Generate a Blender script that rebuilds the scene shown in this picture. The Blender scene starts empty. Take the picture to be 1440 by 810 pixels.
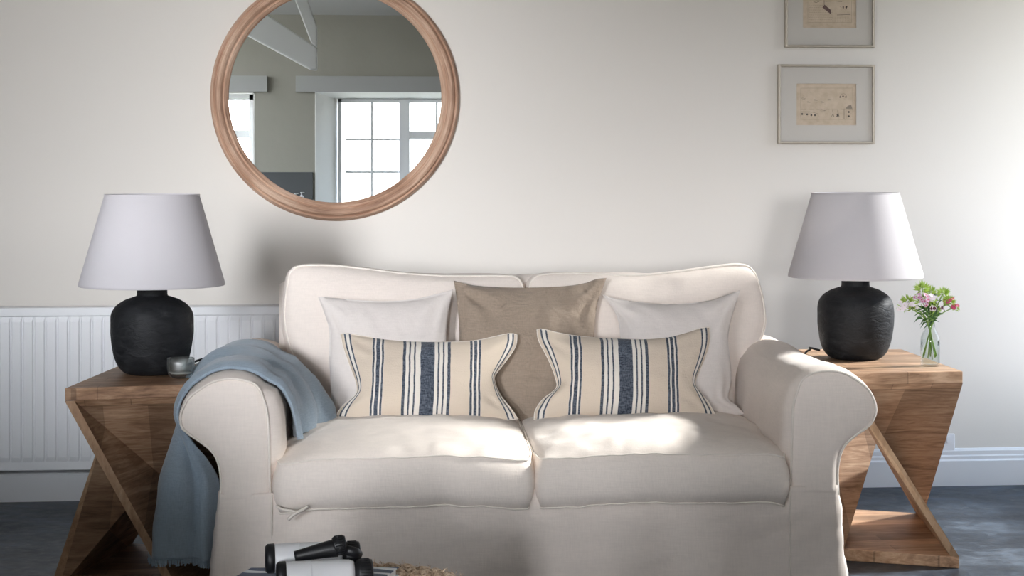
import bpy, bmesh, math, random
from mathutils import Vector, noise, Matrix
random.seed(7)
C = bpy.context.scene.collection
sc = bpy.context.scene
V = Vector

# ------------------------------------------------------------------ camera frame (1440 x 810, f = 2400 px)
F, HC, TH = 2400.0, 1.11, math.atan(0.09)
CT, ST = math.cos(TH), math.sin(TH)
def ray(px, py):
    u, w = (px - 720) / F, (240 - py) / F
    return V((ST + u * CT, CT - u * ST, w))
def G(px, py, z=0.0):                       # point seen at a pixel at height z
    r = ray(px, py); d = (z - HC) / r.z
    return V((r.x * d, r.y * d, z))
def W(px, py, y):                           # point seen at a pixel in the plane at depth y
    r = ray(px, py); d = y / r.y
    return V((r.x * d, y, HC + r.z * d))
YW = 5.86                                   # face of the wall behind the sofa
YO = -4.73                                  # face of the wall opposite
def M(px, py, y=YO):                        # point seen by reflection in the mirror
    p = W(px, py, 2 * (YW - 0.012) - y); return V((p.x, y, p.z))

# ------------------------------------------------------------------ materials
def mat(name, col=(.8, .8, .8), rough=.6, metal=0.0, spec=.5, sheen=0.0):
    m = bpy.data.materials.new(name); m.use_nodes = True
    b = m.node_tree.nodes['Principled BSDF']
    b.inputs['Base Color'].default_value = (*col, 1); b.inputs['Roughness'].default_value = rough
    b.inputs['Metallic'].default_value = metal; b.inputs['Specular IOR Level'].default_value = spec
    if sheen: b.inputs['Sheen Weight'].default_value = sheen
    return m
def N(m, t, **kw):
    n = m.node_tree.nodes.new(t)
    for k, v in kw.items():
        if hasattr(n, k): setattr(n, k, v)
    return n
def L(m, a, b): m.node_tree.links.new(a, b)
def bsdf(m): return m.node_tree.nodes['Principled BSDF']
def coords(m, scale=(1, 1, 1), rot=(0, 0, 0), kind='Object'):
    tc = N(m, 'ShaderNodeTexCoord'); mp = N(m, 'ShaderNodeMapping')
    mp.inputs['Scale'].default_value = scale; mp.inputs['Rotation'].default_value = rot
    L(m, tc.outputs[kind], mp.inputs['Vector']); return mp.outputs['Vector']
def noise_tex(m, vec, scale, detail=4, rough=.5, dist=0):
    n = N(m, 'ShaderNodeTexNoise'); n.inputs['Scale'].default_value = scale
    n.inputs['Detail'].default_value = detail; n.inputs['Roughness'].default_value = rough
    n.inputs['Distortion'].default_value = dist
    L(m, vec, n.inputs['Vector']); return n.outputs['Fac']
def ramp(m, fac, stops):
    r = N(m, 'ShaderNodeValToRGB'); e = r.color_ramp.elements
    while len(e) < len(stops): e.new(.5)
    for i, (p, c) in enumerate(stops):
        e[i].position = p; e[i].color = (*c, 1) if len(c) == 3 else c
    L(m, fac, r.inputs['Fac']); return r.outputs['Color']
def bump(m, hs, prev=None):
    out = prev
    for h, st, dist in hs:
        b = N(m, 'ShaderNodeBump'); b.inputs['Strength'].default_value = st; b.inputs['Distance'].default_value = dist
        L(m, h, b.inputs['Height'])
        if out: L(m, out, b.inputs['Normal'])
        out = b.outputs['Normal']
    L(m, out, bsdf(m).inputs['Normal']); return out
def mathn(m, op, a, b=None, c=None, clamp=False):
    n = N(m, 'ShaderNodeMath'); n.operation = op; n.use_clamp = clamp
    for i, x in enumerate((a, b, c)):
        if x is None: continue
        if isinstance(x, (int, float)): n.inputs[i].default_value = x
        else: L(m, x, n.inputs[i])
    return n.outputs[0]
def mixc(m, fac, a, b, mode='MIX'):
    n = N(m, 'ShaderNodeMix'); n.data_type = 'RGBA'; n.blend_type = mode
    for s, x in ((n.inputs[0], fac), (n.inputs[6], a), (n.inputs[7], b)):
        if isinstance(x, (int, float)): s.default_value = x
        elif isinstance(x, tuple): s.default_value = (*x, 1)
        else: L(m, x, s)
    return n.outputs[2]

def fabric(name, col, var=.06, weave=330, big=.5, rough=.9, fine=.25, crease=9, cdist=.012):
    m = mat(name, col, rough, spec=.15, sheen=.15)
    o = coords(m)
    wx = noise_tex(m, coords(m, (1, 1, .12)), weave, 2); wz = noise_tex(m, coords(m, (.12, .12, 1)), weave, 2)
    w = mathn(m, 'ADD', wx, wz)
    lo = tuple(c * (1 - var) for c in col); hi = tuple(min(1, c * (1 + var)) for c in col)
    c1 = ramp(m, mathn(m, 'MULTIPLY', w, .5), [(.35, lo), (.65, hi)])
    L(m, c1, bsdf(m).inputs['Base Color'])
    cr = noise_tex(m, coords(m, (1, 1, 1.6)), crease, 3, .55, .8)
    bump(m, [(cr, big, cdist), (w, fine, .0012)])
    return m
def wood(name, cols, gscale=(2.2, 30, 30), rough=.62, planks=None, axis_rot=(0, 0, 0), kind='Object', k=1.0, b=.35):
    m = mat(name, cols[1], rough, spec=.3)
    v = coords(m, gscale, axis_rot, kind)
    g1 = noise_tex(m, v, 1.3 * k, 8, .62, 1.6)
    v2 = coords(m, tuple(s * 4 for s in gscale), axis_rot, kind)
    g2 = noise_tex(m, v2, 1.6 * k, 4, .6, .4)
    big = noise_tex(m, coords(m, (1, 1, 1), axis_rot, kind), 5 * k, 3, .5, .5)
    f = mathn(m, 'ADD', mathn(m, 'MULTIPLY', g1, .52), mathn(m, 'ADD', mathn(m, 'MULTIPLY', g2, .2), mathn(m, 'MULTIPLY', big, .36)))
    c = ramp(m, f, [(.38, cols[0]), (.53, cols[1]), (.68, cols[2])])
    if planks:
        br = N(m, 'ShaderNodeTexBrick'); br.offset = .37; br.squash = 1
        br.inputs['Scale'].default_value = 1; br.inputs['Brick Width'].default_value = planks[0]
        br.inputs['Row Height'].default_value = planks[1]; br.inputs['Mortar Size'].default_value = .0012
        br.inputs['Color1'].default_value = (.68, .66, .64, 1); br.inputs['Color2'].default_value = (1.28, 1.24, 1.2, 1)
        br.inputs['Mortar'].default_value = (.72, .70, .68, 1)
        L(m, coords(m, (1, 1, 1), planks[2], kind), br.inputs['Vector'])
        c = mixc(m, 1.0, c, br.outputs['Color'], 'MULTIPLY')
    L(m, c, bsdf(m).inputs['Base Color'])
    bump(m, [(g1, b, .003), (g2, b, .001)])
    return m
def thin_glass(name, tint=(.97, .985, .98), fr=1.45, base=.03, rough=.02):
    m = bpy.data.materials.new(name); m.use_nodes = True; nt = m.node_tree; nt.nodes.clear()
    out = nt.nodes.new('ShaderNodeOutputMaterial'); mix = nt.nodes.new('ShaderNodeMixShader')
    tr = nt.nodes.new('ShaderNodeBsdfTransparent'); gl = nt.nodes.new('ShaderNodeBsdfGlossy')
    lw = nt.nodes.new('ShaderNodeLayerWeight'); lw.inputs['Blend'].default_value = .5
    fn = nt.nodes.new('ShaderNodeMath'); fn.operation = 'POWER'; fn.inputs[1].default_value = 5; nt.links.new(lw.outputs['Facing'], fn.inputs[0])
    f2_ = nt.nodes.new('ShaderNodeMath'); f2_.operation = 'MULTIPLY'; f2_.inputs[1].default_value = min(1, (fr - 1) * 2.2); nt.links.new(fn.outputs[0], f2_.inputs[0]); fn = f2_
    tr.inputs['Color'].default_value = (*tint, 1); gl.inputs['Roughness'].default_value = rough
    ad = nt.nodes.new('ShaderNodeMath'); ad.operation = 'ADD'; ad.inputs[1].default_value = base; ad.use_clamp = True
    nt.links.new(fn.outputs[0], ad.inputs[0]); nt.links.new(ad.outputs[0], mix.inputs[0])
    nt.links.new(tr.outputs[0], mix.inputs[1]); nt.links.new(gl.outputs[0], mix.inputs[2])
    nt.links.new(mix.outputs[0], out.inputs['Surface'])
    return m

MT = {}
m = MT['wall'] = mat('wall_paint', (.725, .69, .642), .85, spec=.2)
bump(m, [(noise_tex(m, coords(m), 2.2, 3), .25, .02), (noise_tex(m, coords(m), 90, 3), .08, .002)])
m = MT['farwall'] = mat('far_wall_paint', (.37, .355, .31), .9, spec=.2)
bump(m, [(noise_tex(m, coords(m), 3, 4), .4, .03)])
MT['reveal'] = mat('reveal_plaster', (.82, .81, .78), .8, spec=.2)
MT['ceil'] = mat('ceiling_paint', (.62, .61, .60), .9)
MT['trim'] = mat('trim_gloss', (.78, .785, .80), .32)
MT['beam'] = mat('painted_beam', (.72, .72, .71), .6); MT['lintel'] = mat('painted_lintel', (.42, .42, .41), .6)
m = MT['floor'] = mat('slate_floor', (.05, .06, .075), .42, spec=.3)
fv = coords(m, (1, 1.3, 1)); f1 = noise_tex(m, fv, 3.0, 10, .66, .5); f2 = noise_tex(m, coords(m), 22, 6, .6, .3)
ff = mathn(m, 'ADD', mathn(m, 'MULTIPLY', f1, .65), mathn(m, 'MULTIPLY', f2, .35))
L(m, ramp(m, ff, [(.36, (.008, .011, .016)), (.5, (.032, .042, .057)), (.63, (.11, .135, .168))]), bsdf(m).inputs['Base Color'])
L(m, ramp(m, f2, [(.3, (.34,) * 3), (.7, (.55,) * 3)]), bsdf(m).inputs['Roughness'])
bump(m, [(ff, .35, .01)])
MT['radiator'] = mat('radiator_enamel', (.80, .81, .83), .35)
MT['sofa'] = fabric('ivory_slipcover', (.82, .735, .67), .03, 260, .22, crease=5, cdist=.010)
MT['seat'] = fabric('ivory_seat_linen', (.82, .74, .675), .035, 260, .2, crease=5, cdist=.010)
MT['pipe'] = fabric('ivory_piping', (.80, .735, .665), .03, 300, .1)
MT['offwhite'] = fabric('offwhite_cotton', (.72, .665, .63), .03, 300, .35, crease=6, cdist=.012)
MT['brown'] = fabric('taupe_linen', (.33, .262, .205), .10, 300, .8, crease=11, cdist=.016)
MT['blanket'] = fabric('blue_wool', (.31, .385, .46), .10, 420, .35, rough=1, fine=.5, crease=5)
bsdf(MT['blanket']).inputs['Sheen Weight'].default_value = .35
wd = [(.11, .058, .032), (.28, .165, .100), (.48, .325, .215)]
MT['wood_top'] = wood('mango_wood_top', wd, (3, 26, 26), .5, planks=(.34, .07, (0, 0, 0)))
MT['wood_side'] = wood('mango_wood_panel', wd, (3.5, 3.5, 36), .62, planks=(.115, .5, (math.pi / 2, 0, 0)), b=.8)
MT['wood_edge'] = wood('mango_wood_edge', [(.22, .12, .065), (.38, .235, .14), (.52, .36, .235)], (20, 20, 5), .6)
wp = [(.17, .098, .060), (.40, .26, .170), (.60, .44, .31)]
MT['wood_top_pale'] = wood('pale_mango_wood_top', wp, (3, 26, 26), .5, planks=(.34, .07, (0, 0, 0)))
MT['wood_side_pale'] = wood('pale_mango_wood_panel', wp, (3.5, 3.5, 36), .62, planks=(.115, .5, (math.pi / 2, 0, 0)), b=.5)
MT['wood_edge_pale'] = wood('pale_mango_wood_edge', [(.30, .18, .105), (.48, .32, .20), (.60, .43, .29)], (20, 20, 5), .6)
MT['mframe'] = wood('limed_pine', [(.20, .105, .066), (.46, .285, .195), (.66, .48, .36)], (2.6, 60, 1), .55, kind='UV', b=.4)
m = MT['mirror'] = bpy.data.materials.new('mirror_glass'); m.use_nodes = True
b = bsdf(m); b.inputs['Base Color'].default_value = (.84, .86, .85, 1); b.inputs['Metallic'].default_value = 1; b.inputs['Roughness'].default_value = 0.0
m = MT['black_clay'] = mat('charcoal_clay', (.012, .0125, .014), .62, spec=.24)
cv = coords(m, (1, 1, 2.5)); cn = noise_tex(m, cv, 26, 6, .65, .8)
L(m, ramp(m, cn, [(.4, (.009, .0095, .011)), (.62, (.020, .021, .023)), (.8, (.045, .045, .048))]), bsdf(m).inputs['Base Color'])
L(m, ramp(m, cn, [(.3, (.42,) * 3), (.7, (.75,) * 3)]), bsdf(m).inputs['Roughness'])
bump(m, [(cn, .6, .004)])
m = MT['shade'] = mat('linen_shade', (.64, .615, .635), .9, spec=.1)
bump(m, [(noise_tex(m, coords(m, (1, 1, .1)), 300, 2), .12, .001), (noise_tex(m, coords(m, (.1, .1, 1)), 300, 2), .12, .001)])
nt = m.node_tree; tl = nt.nodes.new('ShaderNodeBsdfTranslucent'); tl.inputs['Color'].default_value = (.7, .68, .68, 1)
mx = nt.nodes.new('ShaderNodeMixShader'); mx.inputs[0].default_value = .22
nt.links.new(bsdf(m).outputs[0], mx.inputs[1]); nt.links.new(tl.outputs[0], mx.inputs[2])
nt.links.new(mx.outputs[0], nt.nodes['Material Output'].inputs['Surface'])
MT['black'] = mat('black_rubber', (.010, .010, .012), .45)
MT['blackgloss'] = mat('black_gloss', (.006, .006, .008), .15)
MT['whiteplastic'] = mat('white_enamel', (.80, .80, .82), .28)
MT['brass'] = mat('brushed_brass', (.5, .4, .25), .35, 1)
MT['champagne'] = mat('champagne_frame', (.46, .41, .34), .38, .55)
MT['matboard'] = mat('mat_board', (.62, .585, .535), .9)
m = MT['paper'] = mat('aged_paper', (.62, .49, .36), .9)
L(m, ramp(m, noise_tex(m, coords(m), 40, 4), [(.3, (.56, .45, .33)), (.7, (.68, .56, .43))]), bsdf(m).inputs['Base Color'])
MT['ink'] = mat('ink', (.10, .085, .075), .9)
MT['inkgrey'] = mat('faded_ink', (.30, .25, .20), .9)
MT['inkbrown'] = mat('brown_ink', (.16, .10, .09), .9)
MT['glass'] = thin_glass('clear_glass', (.955, .97, .965), 1.4, .03)
MT['pane'] = thin_glass('window_glass', (.98, .99, .99), 1.2, .01)
MT['frost'] = thin_glass('frosted_glass', (.80, .83, .82), 1.3, .22, .45)
MT['water'] = thin_glass('water', (.97, .985, .975), 1.12, .01)
MT['picglass'] = thin_glass('picture_glass', (.97, .97, .97), 1.15, .012)
MT['stem'] = mat('stem_green', (.17, .30, .045), .5)
MT['leaf'] = mat('leaf_green', (.045, .12, .025), .5)
MT['bract'] = mat('bract_green', (.36, .50, .08), .55)
MT['pink'] = mat('pale_pink_petal', (.62, .40, .52), .7)
MT['white_petal'] = mat('white_petal', (.80, .72, .76), .7)
MT['magenta'] = mat('magenta_petal', (.55, .06, .16), .6)
MT['plum'] = mat('plum_petal', (.09, .012, .03), .6)
MT['slatepanel'] = mat('grey_stone_panel', (.10, .105, .11), .5)
m = MT['jute'] = mat('jute_rope', (.55, .38, .24), .9)
jn = noise_tex(m, coords(m), 160, 4, .6)
L(m, ramp(m, jn, [(.35, (.42, .28, .18)), (.5, (.78, .58, .41)), (.68, (.95, .82, .66))]), bsdf(m).inputs['Base Color'])
bump(m, [(jn, .9, .004)])
m = MT['bookcover'] = mat('blue_white_cover', (.03, .08, .17), .5)
wv = N(m, 'ShaderNodeTexWave'); wv.wave_type = 'BANDS'; wv.bands_direction = 'DIAGONAL'
wv.inputs['Scale'].default_value = 5; wv.inputs['Distortion'].default_value = 9; wv.inputs['Detail'].default_value = 2; wv.inputs['Detail Scale'].default_value = .7
L(m, coords(m, (1, 2.3, 1)), wv.inputs['Vector'])
L(m, ramp(m, wv.outputs['Fac'], [(.0, (.018, .05, .12)), (.70, (.025, .07, .16)), (.74, (.75, .80, .84)), (1, (.8, .84, .86))]), bsdf(m).inputs['Base Color'])
MT['page'] = mat('page_edges', (.78, .77, .74), .8)
# striped cushion: woven stripes along the u of its UV map
m = MT['stripe'] = mat('striped_grain_sack', (.7, .6, .48), .95, spec=.1, sheen=.15)
tc = N(m, 'ShaderNodeTexCoord'); sx = N(m, 'ShaderNodeSeparateXYZ'); L(m, tc.outputs['UV'], sx.inputs[0])
wob = noise_tex(m, coords(m, (1, 1, 1), kind='UV'), 5, 2); u0 = mathn(m, 'ADD', sx.outputs[0], mathn(m, 'MULTIPLY', mathn(m, 'SUBTRACT', wob, .5), .012))
def stripes(lst, soft=.0022):
    acc = None
    for c_, w_ in lst:
        d_ = mathn(m, 'ABSOLUTE', mathn(m, 'SUBTRACT', u0, c_))
        s_ = mathn(m, 'DIVIDE', mathn(m, 'SUBTRACT', w_ / 2 + soft / 2, d_), soft, clamp=True)
        acc = s_ if acc is None else mathn(m, 'MAXIMUM', acc, s_)
    return acc
dark = stripes([(.022, .010), (.050, .010), (.188, .011), (.214, .021), (.240, .011), (.362, .016), (.392, .009), (.420, .009), (.491, .077),
                (.552, .009), (.580, .009), (.611, .017), (.737, .013), (.761, .017), (.785, .012), (.950, .010), (.978, .010)])
lite = stripes([(.036, .04), (.214, .066), (.487, .262), (.761, .062), (.964, .04)], .004)
th = noise_tex(m, coords(m, (1, 1, .2)), 380, 2); tz = noise_tex(m, coords(m, (.2, .2, 1)), 380, 2); tw = mathn(m, 'ADD', th, tz)
basec = mixc(m, lite, (.67, .57, .465), (.76, .71, .645))
navy = ramp(m, mathn(m, 'MULTIPLY', tw, .5), [(.38, (.032, .040, .058)), (.62, (.13, .15, .185))])
cc = mixc(m, dark, basec, navy)
L(m, cc, bsdf(m).inputs['Base Color'])
bump(m, [(noise_tex(m, coords(m), 9, 3), .35, .012), (tw, .45, .0015)])

# ------------------------------------------------------------------ object helpers
def link_mesh(name, verts, faces, material=None, parent=None, smooth=True, uvs=None, mats=None, fmat=None):
    me = bpy.data.meshes.new(name); me.from_pydata([tuple(v) for v in verts], [], faces)
    me.update()
    if smooth: me.polygons.foreach_set('use_smooth', [True] * len(me.polygons))
    for mm in (mats or ([material] if material else [])): me.materials.append(mm)
    if fmat: me.polygons.foreach_set('material_index', fmat)
    if uvs:
        ul = me.uv_layers.new(name='UVMap')
        for lp in me.loops: ul.data[lp.index].uv = uvs[lp.vertex_index]
    o = bpy.data.objects.new(name, me); C.objects.link(o)
    if parent: o.parent = parent
    return o
def recalc(o):
    bm = bmesh.new(); bm.from_mesh(o.data); bmesh.ops.recalc_face_normals(bm, faces=bm.faces); bm.to_mesh(o.data); bm.free(); return o
def tag(o, label=None, cat=None, group=None, kind=None):
    if label: o['label'] = label
    if cat: o['category'] = cat
    if group: o['group'] = group
    if kind: o['kind'] = kind
    return o
def empty(name, loc, label=None, cat=None, group=None, rz=0):
    o = bpy.data.objects.new(name, None); C.objects.link(o); o.location = loc; o.rotation_euler.z = rz; o.empty_display_size = .1
    return tag(o, label, cat, group)
def weld(parts):
    vs, fs = [], []
    for v, f in parts:
        k = len(vs); vs += list(v); fs += [tuple(i + k for i in q) for q in f]
    return vs, fs
def box(c, s, rot=None):
    x, y, z = (a / 2 for a in s)
    vs = [V((i, j, k)) for i in (-x, x) for j in (-y, y) for k in (-z, z)]
    if rot: vs = [rot @ v for v in vs]
    vs = [v + V(c) for v in vs]
    return vs, [(0, 1, 3, 2), (4, 6, 7, 5), (0, 4, 5, 1), (2, 3, 7, 6), (0, 2, 6, 4), (1, 5, 7, 3)]
def box2(a, b): return box([(p + q) / 2 for p, q in zip(a, b)], [abs(q - p) for p, q in zip(a, b)])
def bevel(o, w=.003, seg=2, ang=.6):
    md = o.modifiers.new('bevel', 'BEVEL'); md.width = w; md.segments = seg; md.limit_method = 'ANGLE'; md.angle_limit = ang
    return o
def lathe(prof, n=48, c=(0, 0, 0), axis=None):
    vs, fs = [], []
    for r, z in prof:
        for i in range(n):
            a = 2 * math.pi * i / n; p = V((r * math.cos(a), r * math.sin(a), z))
            if axis: p = axis @ p
            vs.append(p + V(c))
    for j in range(len(prof) - 1):
        for i in range(n): fs.append((j * n + i, j * n + (i + 1) % n, (j + 1) * n + (i + 1) % n, (j + 1) * n + i))
    if prof[0][0] > 1e-6: fs.append(tuple(range(n - 1, -1, -1)))
    if prof[-1][0] > 1e-6: k = (len(prof) - 1) * n; fs.append(tuple(k + i for i in range(n)))
    return vs, fs
def tube(pts, r, n=8, closed=False, taper=None):
    pts = [V(p) for p in pts]; m_ = len(pts); vs, fs = [], []
    up = V((0, 0, 1)); prev = None
    for i, p in enumerate(pts):
        a = pts[(i - 1) % m_] if (closed or i) else p; b_ = pts[(i + 1) % m_] if (closed or i < m_ - 1) else p
        t = (b_ - a).normalized()
        if prev is None:
            nrm = t.cross(up)
            if nrm.length < 1e-3: nrm = t.cross(V((1, 0, 0)))
            nrm.normalize()
        else: nrm = (prev - t * prev.dot(t)).normalized()
        prev = nrm; bn = t.cross(nrm)
        rr = r if taper is None else r * taper(i / (m_ - 1))
        for k in range(n):
            q = 2 * math.pi * k / n; vs.append(p + nrm * rr * math.cos(q) + bn * rr * math.sin(q))
    for i in range(m_ if closed else m_ - 1):
        j = (i + 1) % m_
        for k in range(n): fs.append((i * n + k, i * n + (k + 1) % n, j * n + (k + 1) % n, j * n + k))
    if not closed: fs += [tuple(range(n - 1, -1, -1)), tuple((m_ - 1) * n + k for k in range(n))]
    return vs, fs
def smooth_line(pts, n):                    # Catmull-Rom, n points evenly spaced by length
    P = [V(p) for p in pts]; P = [2 * P[0] - P[1]] + P + [2 * P[-1] - P[-2]]; out = []
    for i in range(1, len(P) - 2):
        for k in range(12):
            t = k / 12; a, b_, c, d = P[i - 1:i + 3]
            out.append(.5 * ((2 * b_) + (c - a) * t + (2 * a - 5 * b_ + 4 * c - d) * t * t + (3 * b_ - a - 3 * c + d) * t ** 3))
    out.append(P[-2]); ds = [0]
    for a, b_ in zip(out, out[1:]): ds.append(ds[-1] + (b_ - a).length)
    res, j = [], 0
    for i in range(n):
        s = ds[-1] * i / (n - 1)
        while j < len(ds) - 2 and ds[j + 1] < s: j += 1
        t = (s - ds[j]) / max(1e-9, ds[j + 1] - ds[j]); res.append(out[j].lerp(out[j + 1], min(1, t)))
    return res
def prism(poly, y0, y1):                    # polygon in x,z pushed along y
    n = len(poly); vs = [V((x, y0, z)) for x, z in poly] + [V((x, y1, z)) for x, z in poly]
    return vs, [tuple(range(n - 1, -1, -1)), tuple(range(n, 2 * n))] + [(i, (i + 1) % n, n + (i + 1) % n, n + i) for i in range(n)]
def fn(x, y, z, s=1.0, o=3): return noise.fractal(V((x * s, y * s, z * s)), .6, 2.0, o)

# ------------------------------------------------------------------ cushions
def cushion(name, base, nrm, Tf, Tb, E, p, q, nu, nv, material, parent, wr=None, bulge=.0, uv=False):
    """A sewn cushion. base(u,v) is its middle sheet, Tf/Tb the swell in front/behind, E half the boxing width."""
    nrm = V(nrm).normalized(); B = [[base(i / nu, j / nv) for j in range(nv + 1)] for i in range(nu + 1)]
    def h(i, j):
        a, b_ = abs(2 * i / nu - 1), abs(2 * j / nv - 1)
        return max(0., (1 - a ** p) * (1 - b_ ** p)) ** q
    vs, fs, uvs = [], [], []
    def gid(side, i, j): return side * (nu + 1) * (nv + 1) + i * (nv + 1) + j
    for side, T in ((0, Tf), (1, Tb)):
        sg = 1 if side == 0 else -1
        for i in range(nu + 1):
            for j in range(nv + 1):
                k = h(i, j); w = wr(i / nu, j / nv, side) if wr else 0
                vs.append(B[i][j] + nrm * sg * (E + T * k) + nrm * w * min(1, .15 + k * 2)); uvs.append((i / nu, j / nv))
        for i in range(nu):
            for j in range(nv):
                f = (gid(side, i, j), gid(side, i + 1, j), gid(side, i + 1, j + 1), gid(side, i, j + 1))
                fs.append(f if side == 0 else f[::-1])
    ring = [(i, 0) for i in range(nu)] + [(nu, j) for j in range(nv)] + [(i, nv) for i in range(nu, 0, -1)] + [(0, j) for j in range(nv, 0, -1)]
    m_ = 4 if E > 0 else 1; cen = B[nu // 2][nv // 2]; rings = [[gid(0, *ij) for ij in ring]]
    for k in range(1, m_):
        t = k / m_; row = []
        for idx, ij in enumerate(ring):
            a, b_ = vs[gid(0, *ij)], vs[gid(1, *ij)]
            pr, nx = ring[idx - 1], ring[(idx + 1) % len(ring)]
            tg = B[nx[0]][nx[1]] - B[pr[0]][pr[1]]; ou = tg.cross(nrm).normalized()
            if ou.dot(B[ij[0]][ij[1]] - cen) < 0: ou = -ou
            row.append(len(vs)); vs.append(a.lerp(b_, t) + ou * bulge * math.sin(math.pi * t)); uvs.append((ij[0] / nu, ij[1] / nv))
        rings.append(row)
    rings.append([gid(1, *ij) for ij in ring])
    for r0, r1 in zip(rings, rings[1:]):
        for k in range(len(ring)):
            k2 = (k + 1) % len(ring); fs.append((r0[k2], r0[k], r1[k], r1[k2]))
    if uv:
        c00, c10, c01, c11 = B[0][0], B[nu][0], B[0][nv], B[nu][nv]
        for n_, v_ in enumerate(vs):
            u_, w_ = uvs[n_]; l_, r_ = c00.lerp(c01, w_), c10.lerp(c11, w_); lin = (v_.x - l_.x) / (r_.x - l_.x)
            t_ = min(1, max(0, (min(u_, 1 - u_) - .05) / .10)); t_ = t_ * t_ * (3 - 2 * t_) * .85; uvs[n_] = (u_ * (1 - t_) + lin * t_, w_)
    o = link_mesh(name, vs, fs, material, parent, uvs=uvs if uv else None)
    if E == 0:
        bm = bmesh.new(); bm.from_mesh(o.data); bmesh.ops.remove_doubles(bm, verts=bm.verts, dist=1e-5); bm.to_mesh(o.data); bm.free()
    recalc(o)
    loops = [[vs[i] for i in rings[0]], [vs[i] for i in rings[-1]]]
    return o, loops
def traced(top, right, bottom, left, yf, nu, nv, k=3.0):
    """middle sheet from four seams given as seen in the photo, each at its own depth yf(py)"""
    def w(l, n): return [W(p.x, p.y, yf(p.y)) for p in smooth_line([V((a, b_, 0)) for a, b_ in l], n)]
    T, R_, B_, L_ = w(top, nu + 1), w(right, nv + 1), w(bottom, nu + 1), w(left, nv + 1)
    c00, c10, c01, c11 = T[0], T[-1], B_[0], B_[-1]
    def base(u, v):
        i, j = round(u * nu), round(v * nv)
        bl = c00 * (1 - u) * (1 - v) + c10 * u * (1 - v) + c01 * (1 - u) * v + c11 * u * v
        dT = T[i] - c00.lerp(c10, u); dB = B_[i] - c01.lerp(c11, u); dL = L_[j] - c00.lerp(c01, v); dR = R_[j] - c10.lerp(c11, v)
        return bl + dT * (1 - v) ** k + dB * v ** k + dL * (1 - u) ** k + dR * u ** k
    return base
def pillow_wr(seed, amp, corner):
    def f(u, v, side):
        w = amp * fn(u * 2.2 + seed, v * 1.6, side * 7 + seed, 1.3, 3)
        for cu, cv in ((0, 0), (1, 0), (0, 1), (1, 1)):
            du, dv = abs(u - cu) * 1.5, abs(v - cv); r = math.hypot(du, dv); a = math.atan2(dv, du)
            w += corner * math.exp(-((r - .22) / .16) ** 2) * math.sin(a * 9 + seed * 3 + cu * 2 + cv + 2 * fn(u * 2, v * 2, seed))
        return w
    return f

# ================================================================== SETTING
XL, XR, ZC = -3.1, 2.75, 3.4
def struct(name, parts, m_, smooth=False):
    vs, fs = weld(parts); o = link_mesh(name, vs, fs, m_, None, smooth); tag(o, kind='structure'); return o
T_ = .34                                        # thickness of the old walls
struct('floor', [box2((XL - .4, YO - .4, -.12), (XR + .4, YW + .2, 0))], MT['floor'])
struct('ceiling', [box2((XL - .4, YO - .4, ZC), (XR + .4, YW + .2, ZC + .12)),
                   ([V((x, y, z)) for x in (XL, XR) for y, z in ((YO, 2.6), (YO, ZC), (YO + 2.0, ZC))], [(0, 1, 2), (5, 4, 3), (0, 3, 4, 1), (1, 4, 5, 2), (2, 5, 3, 0)])], MT['ceil'])
struct('wall_back', [box2((XL - .2, YW, 0), (XR + .2, YW + .2, ZC))], MT['wall'])
# right wall with a wide low window
RY0, RY1, RZ0, RZ1 = 4.56, 5.70, .40, 2.00
struct('wall_right', [box2((XR, YO, 0), (XR + .28, RY0, ZC)), box2((XR, RY1, 0), (XR + .28, YW, ZC)),
                      box2((XR, RY0, RZ1), (XR + .28, RY1, ZC)), box2((XR, RY0, 0), (XR + .28, RY1, RZ0))], MT['wall'])
# left wall with a window ahead of the sofa
LY0, LY1, LZ0, LZ1 = -4.6, -1.1, .85, 2.95
struct('wall_left', [box2((XL - .15, YO, 0), (XL, LY0, ZC)), box2((XL - .15, LY1, 0), (XL, YW, ZC)),
                     box2((XL - .15, LY0, LZ1), (XL, LY1, ZC)), box2((XL - .15, LY0, 0), (XL, LY1, LZ0))], MT['wall'])
# unseen low walls added to keep window light off the lower sofa and radiator
struct('added_shade_wall_left', [box2((XL, 2.0, 0), (-1.2, 2.12, .94)), box2((-1.2, 2.0, 0), (-.5, 2.12, .60))], MT['farwall'])
struct('added_shade_wall_right', [box2((-.12, .12, 0), (2.2, .27, .88))], MT['farwall'])
# opposite wall: two windows in deep reveals (seen in the mirror)
aL, aR = M(443, 130).x, M(443, 130).x + 1.75    # main window opening
bR = M(358, 130).x; bL = bR - .6
hz = M(443, 129.5).z; sill = .62
aLo = M(477, 200, YO - T_).x; hzo = M(500, 141, YO - T_).z
def plan(poly, z0, z1):
    n = len(poly); vs = [V((x, y, z0)) for x, y in poly] + [V((x, y, z1)) for x, y in poly]
    return vs, [tuple(range(n - 1, -1, -1)), tuple(range(n, 2 * n))] + [(i, (i + 1) % n, n + (i + 1) % n, n + i) for i in range(n)]
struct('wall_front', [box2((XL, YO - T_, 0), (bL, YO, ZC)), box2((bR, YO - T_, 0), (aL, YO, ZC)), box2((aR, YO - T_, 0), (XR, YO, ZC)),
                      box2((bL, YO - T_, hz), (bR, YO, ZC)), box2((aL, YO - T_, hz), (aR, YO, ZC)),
                      box2((bL, YO - T_, 0), (bR, YO, sill)), box2((aL, YO - T_, 0), (aR, YO, sill))], MT['farwall'])
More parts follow.
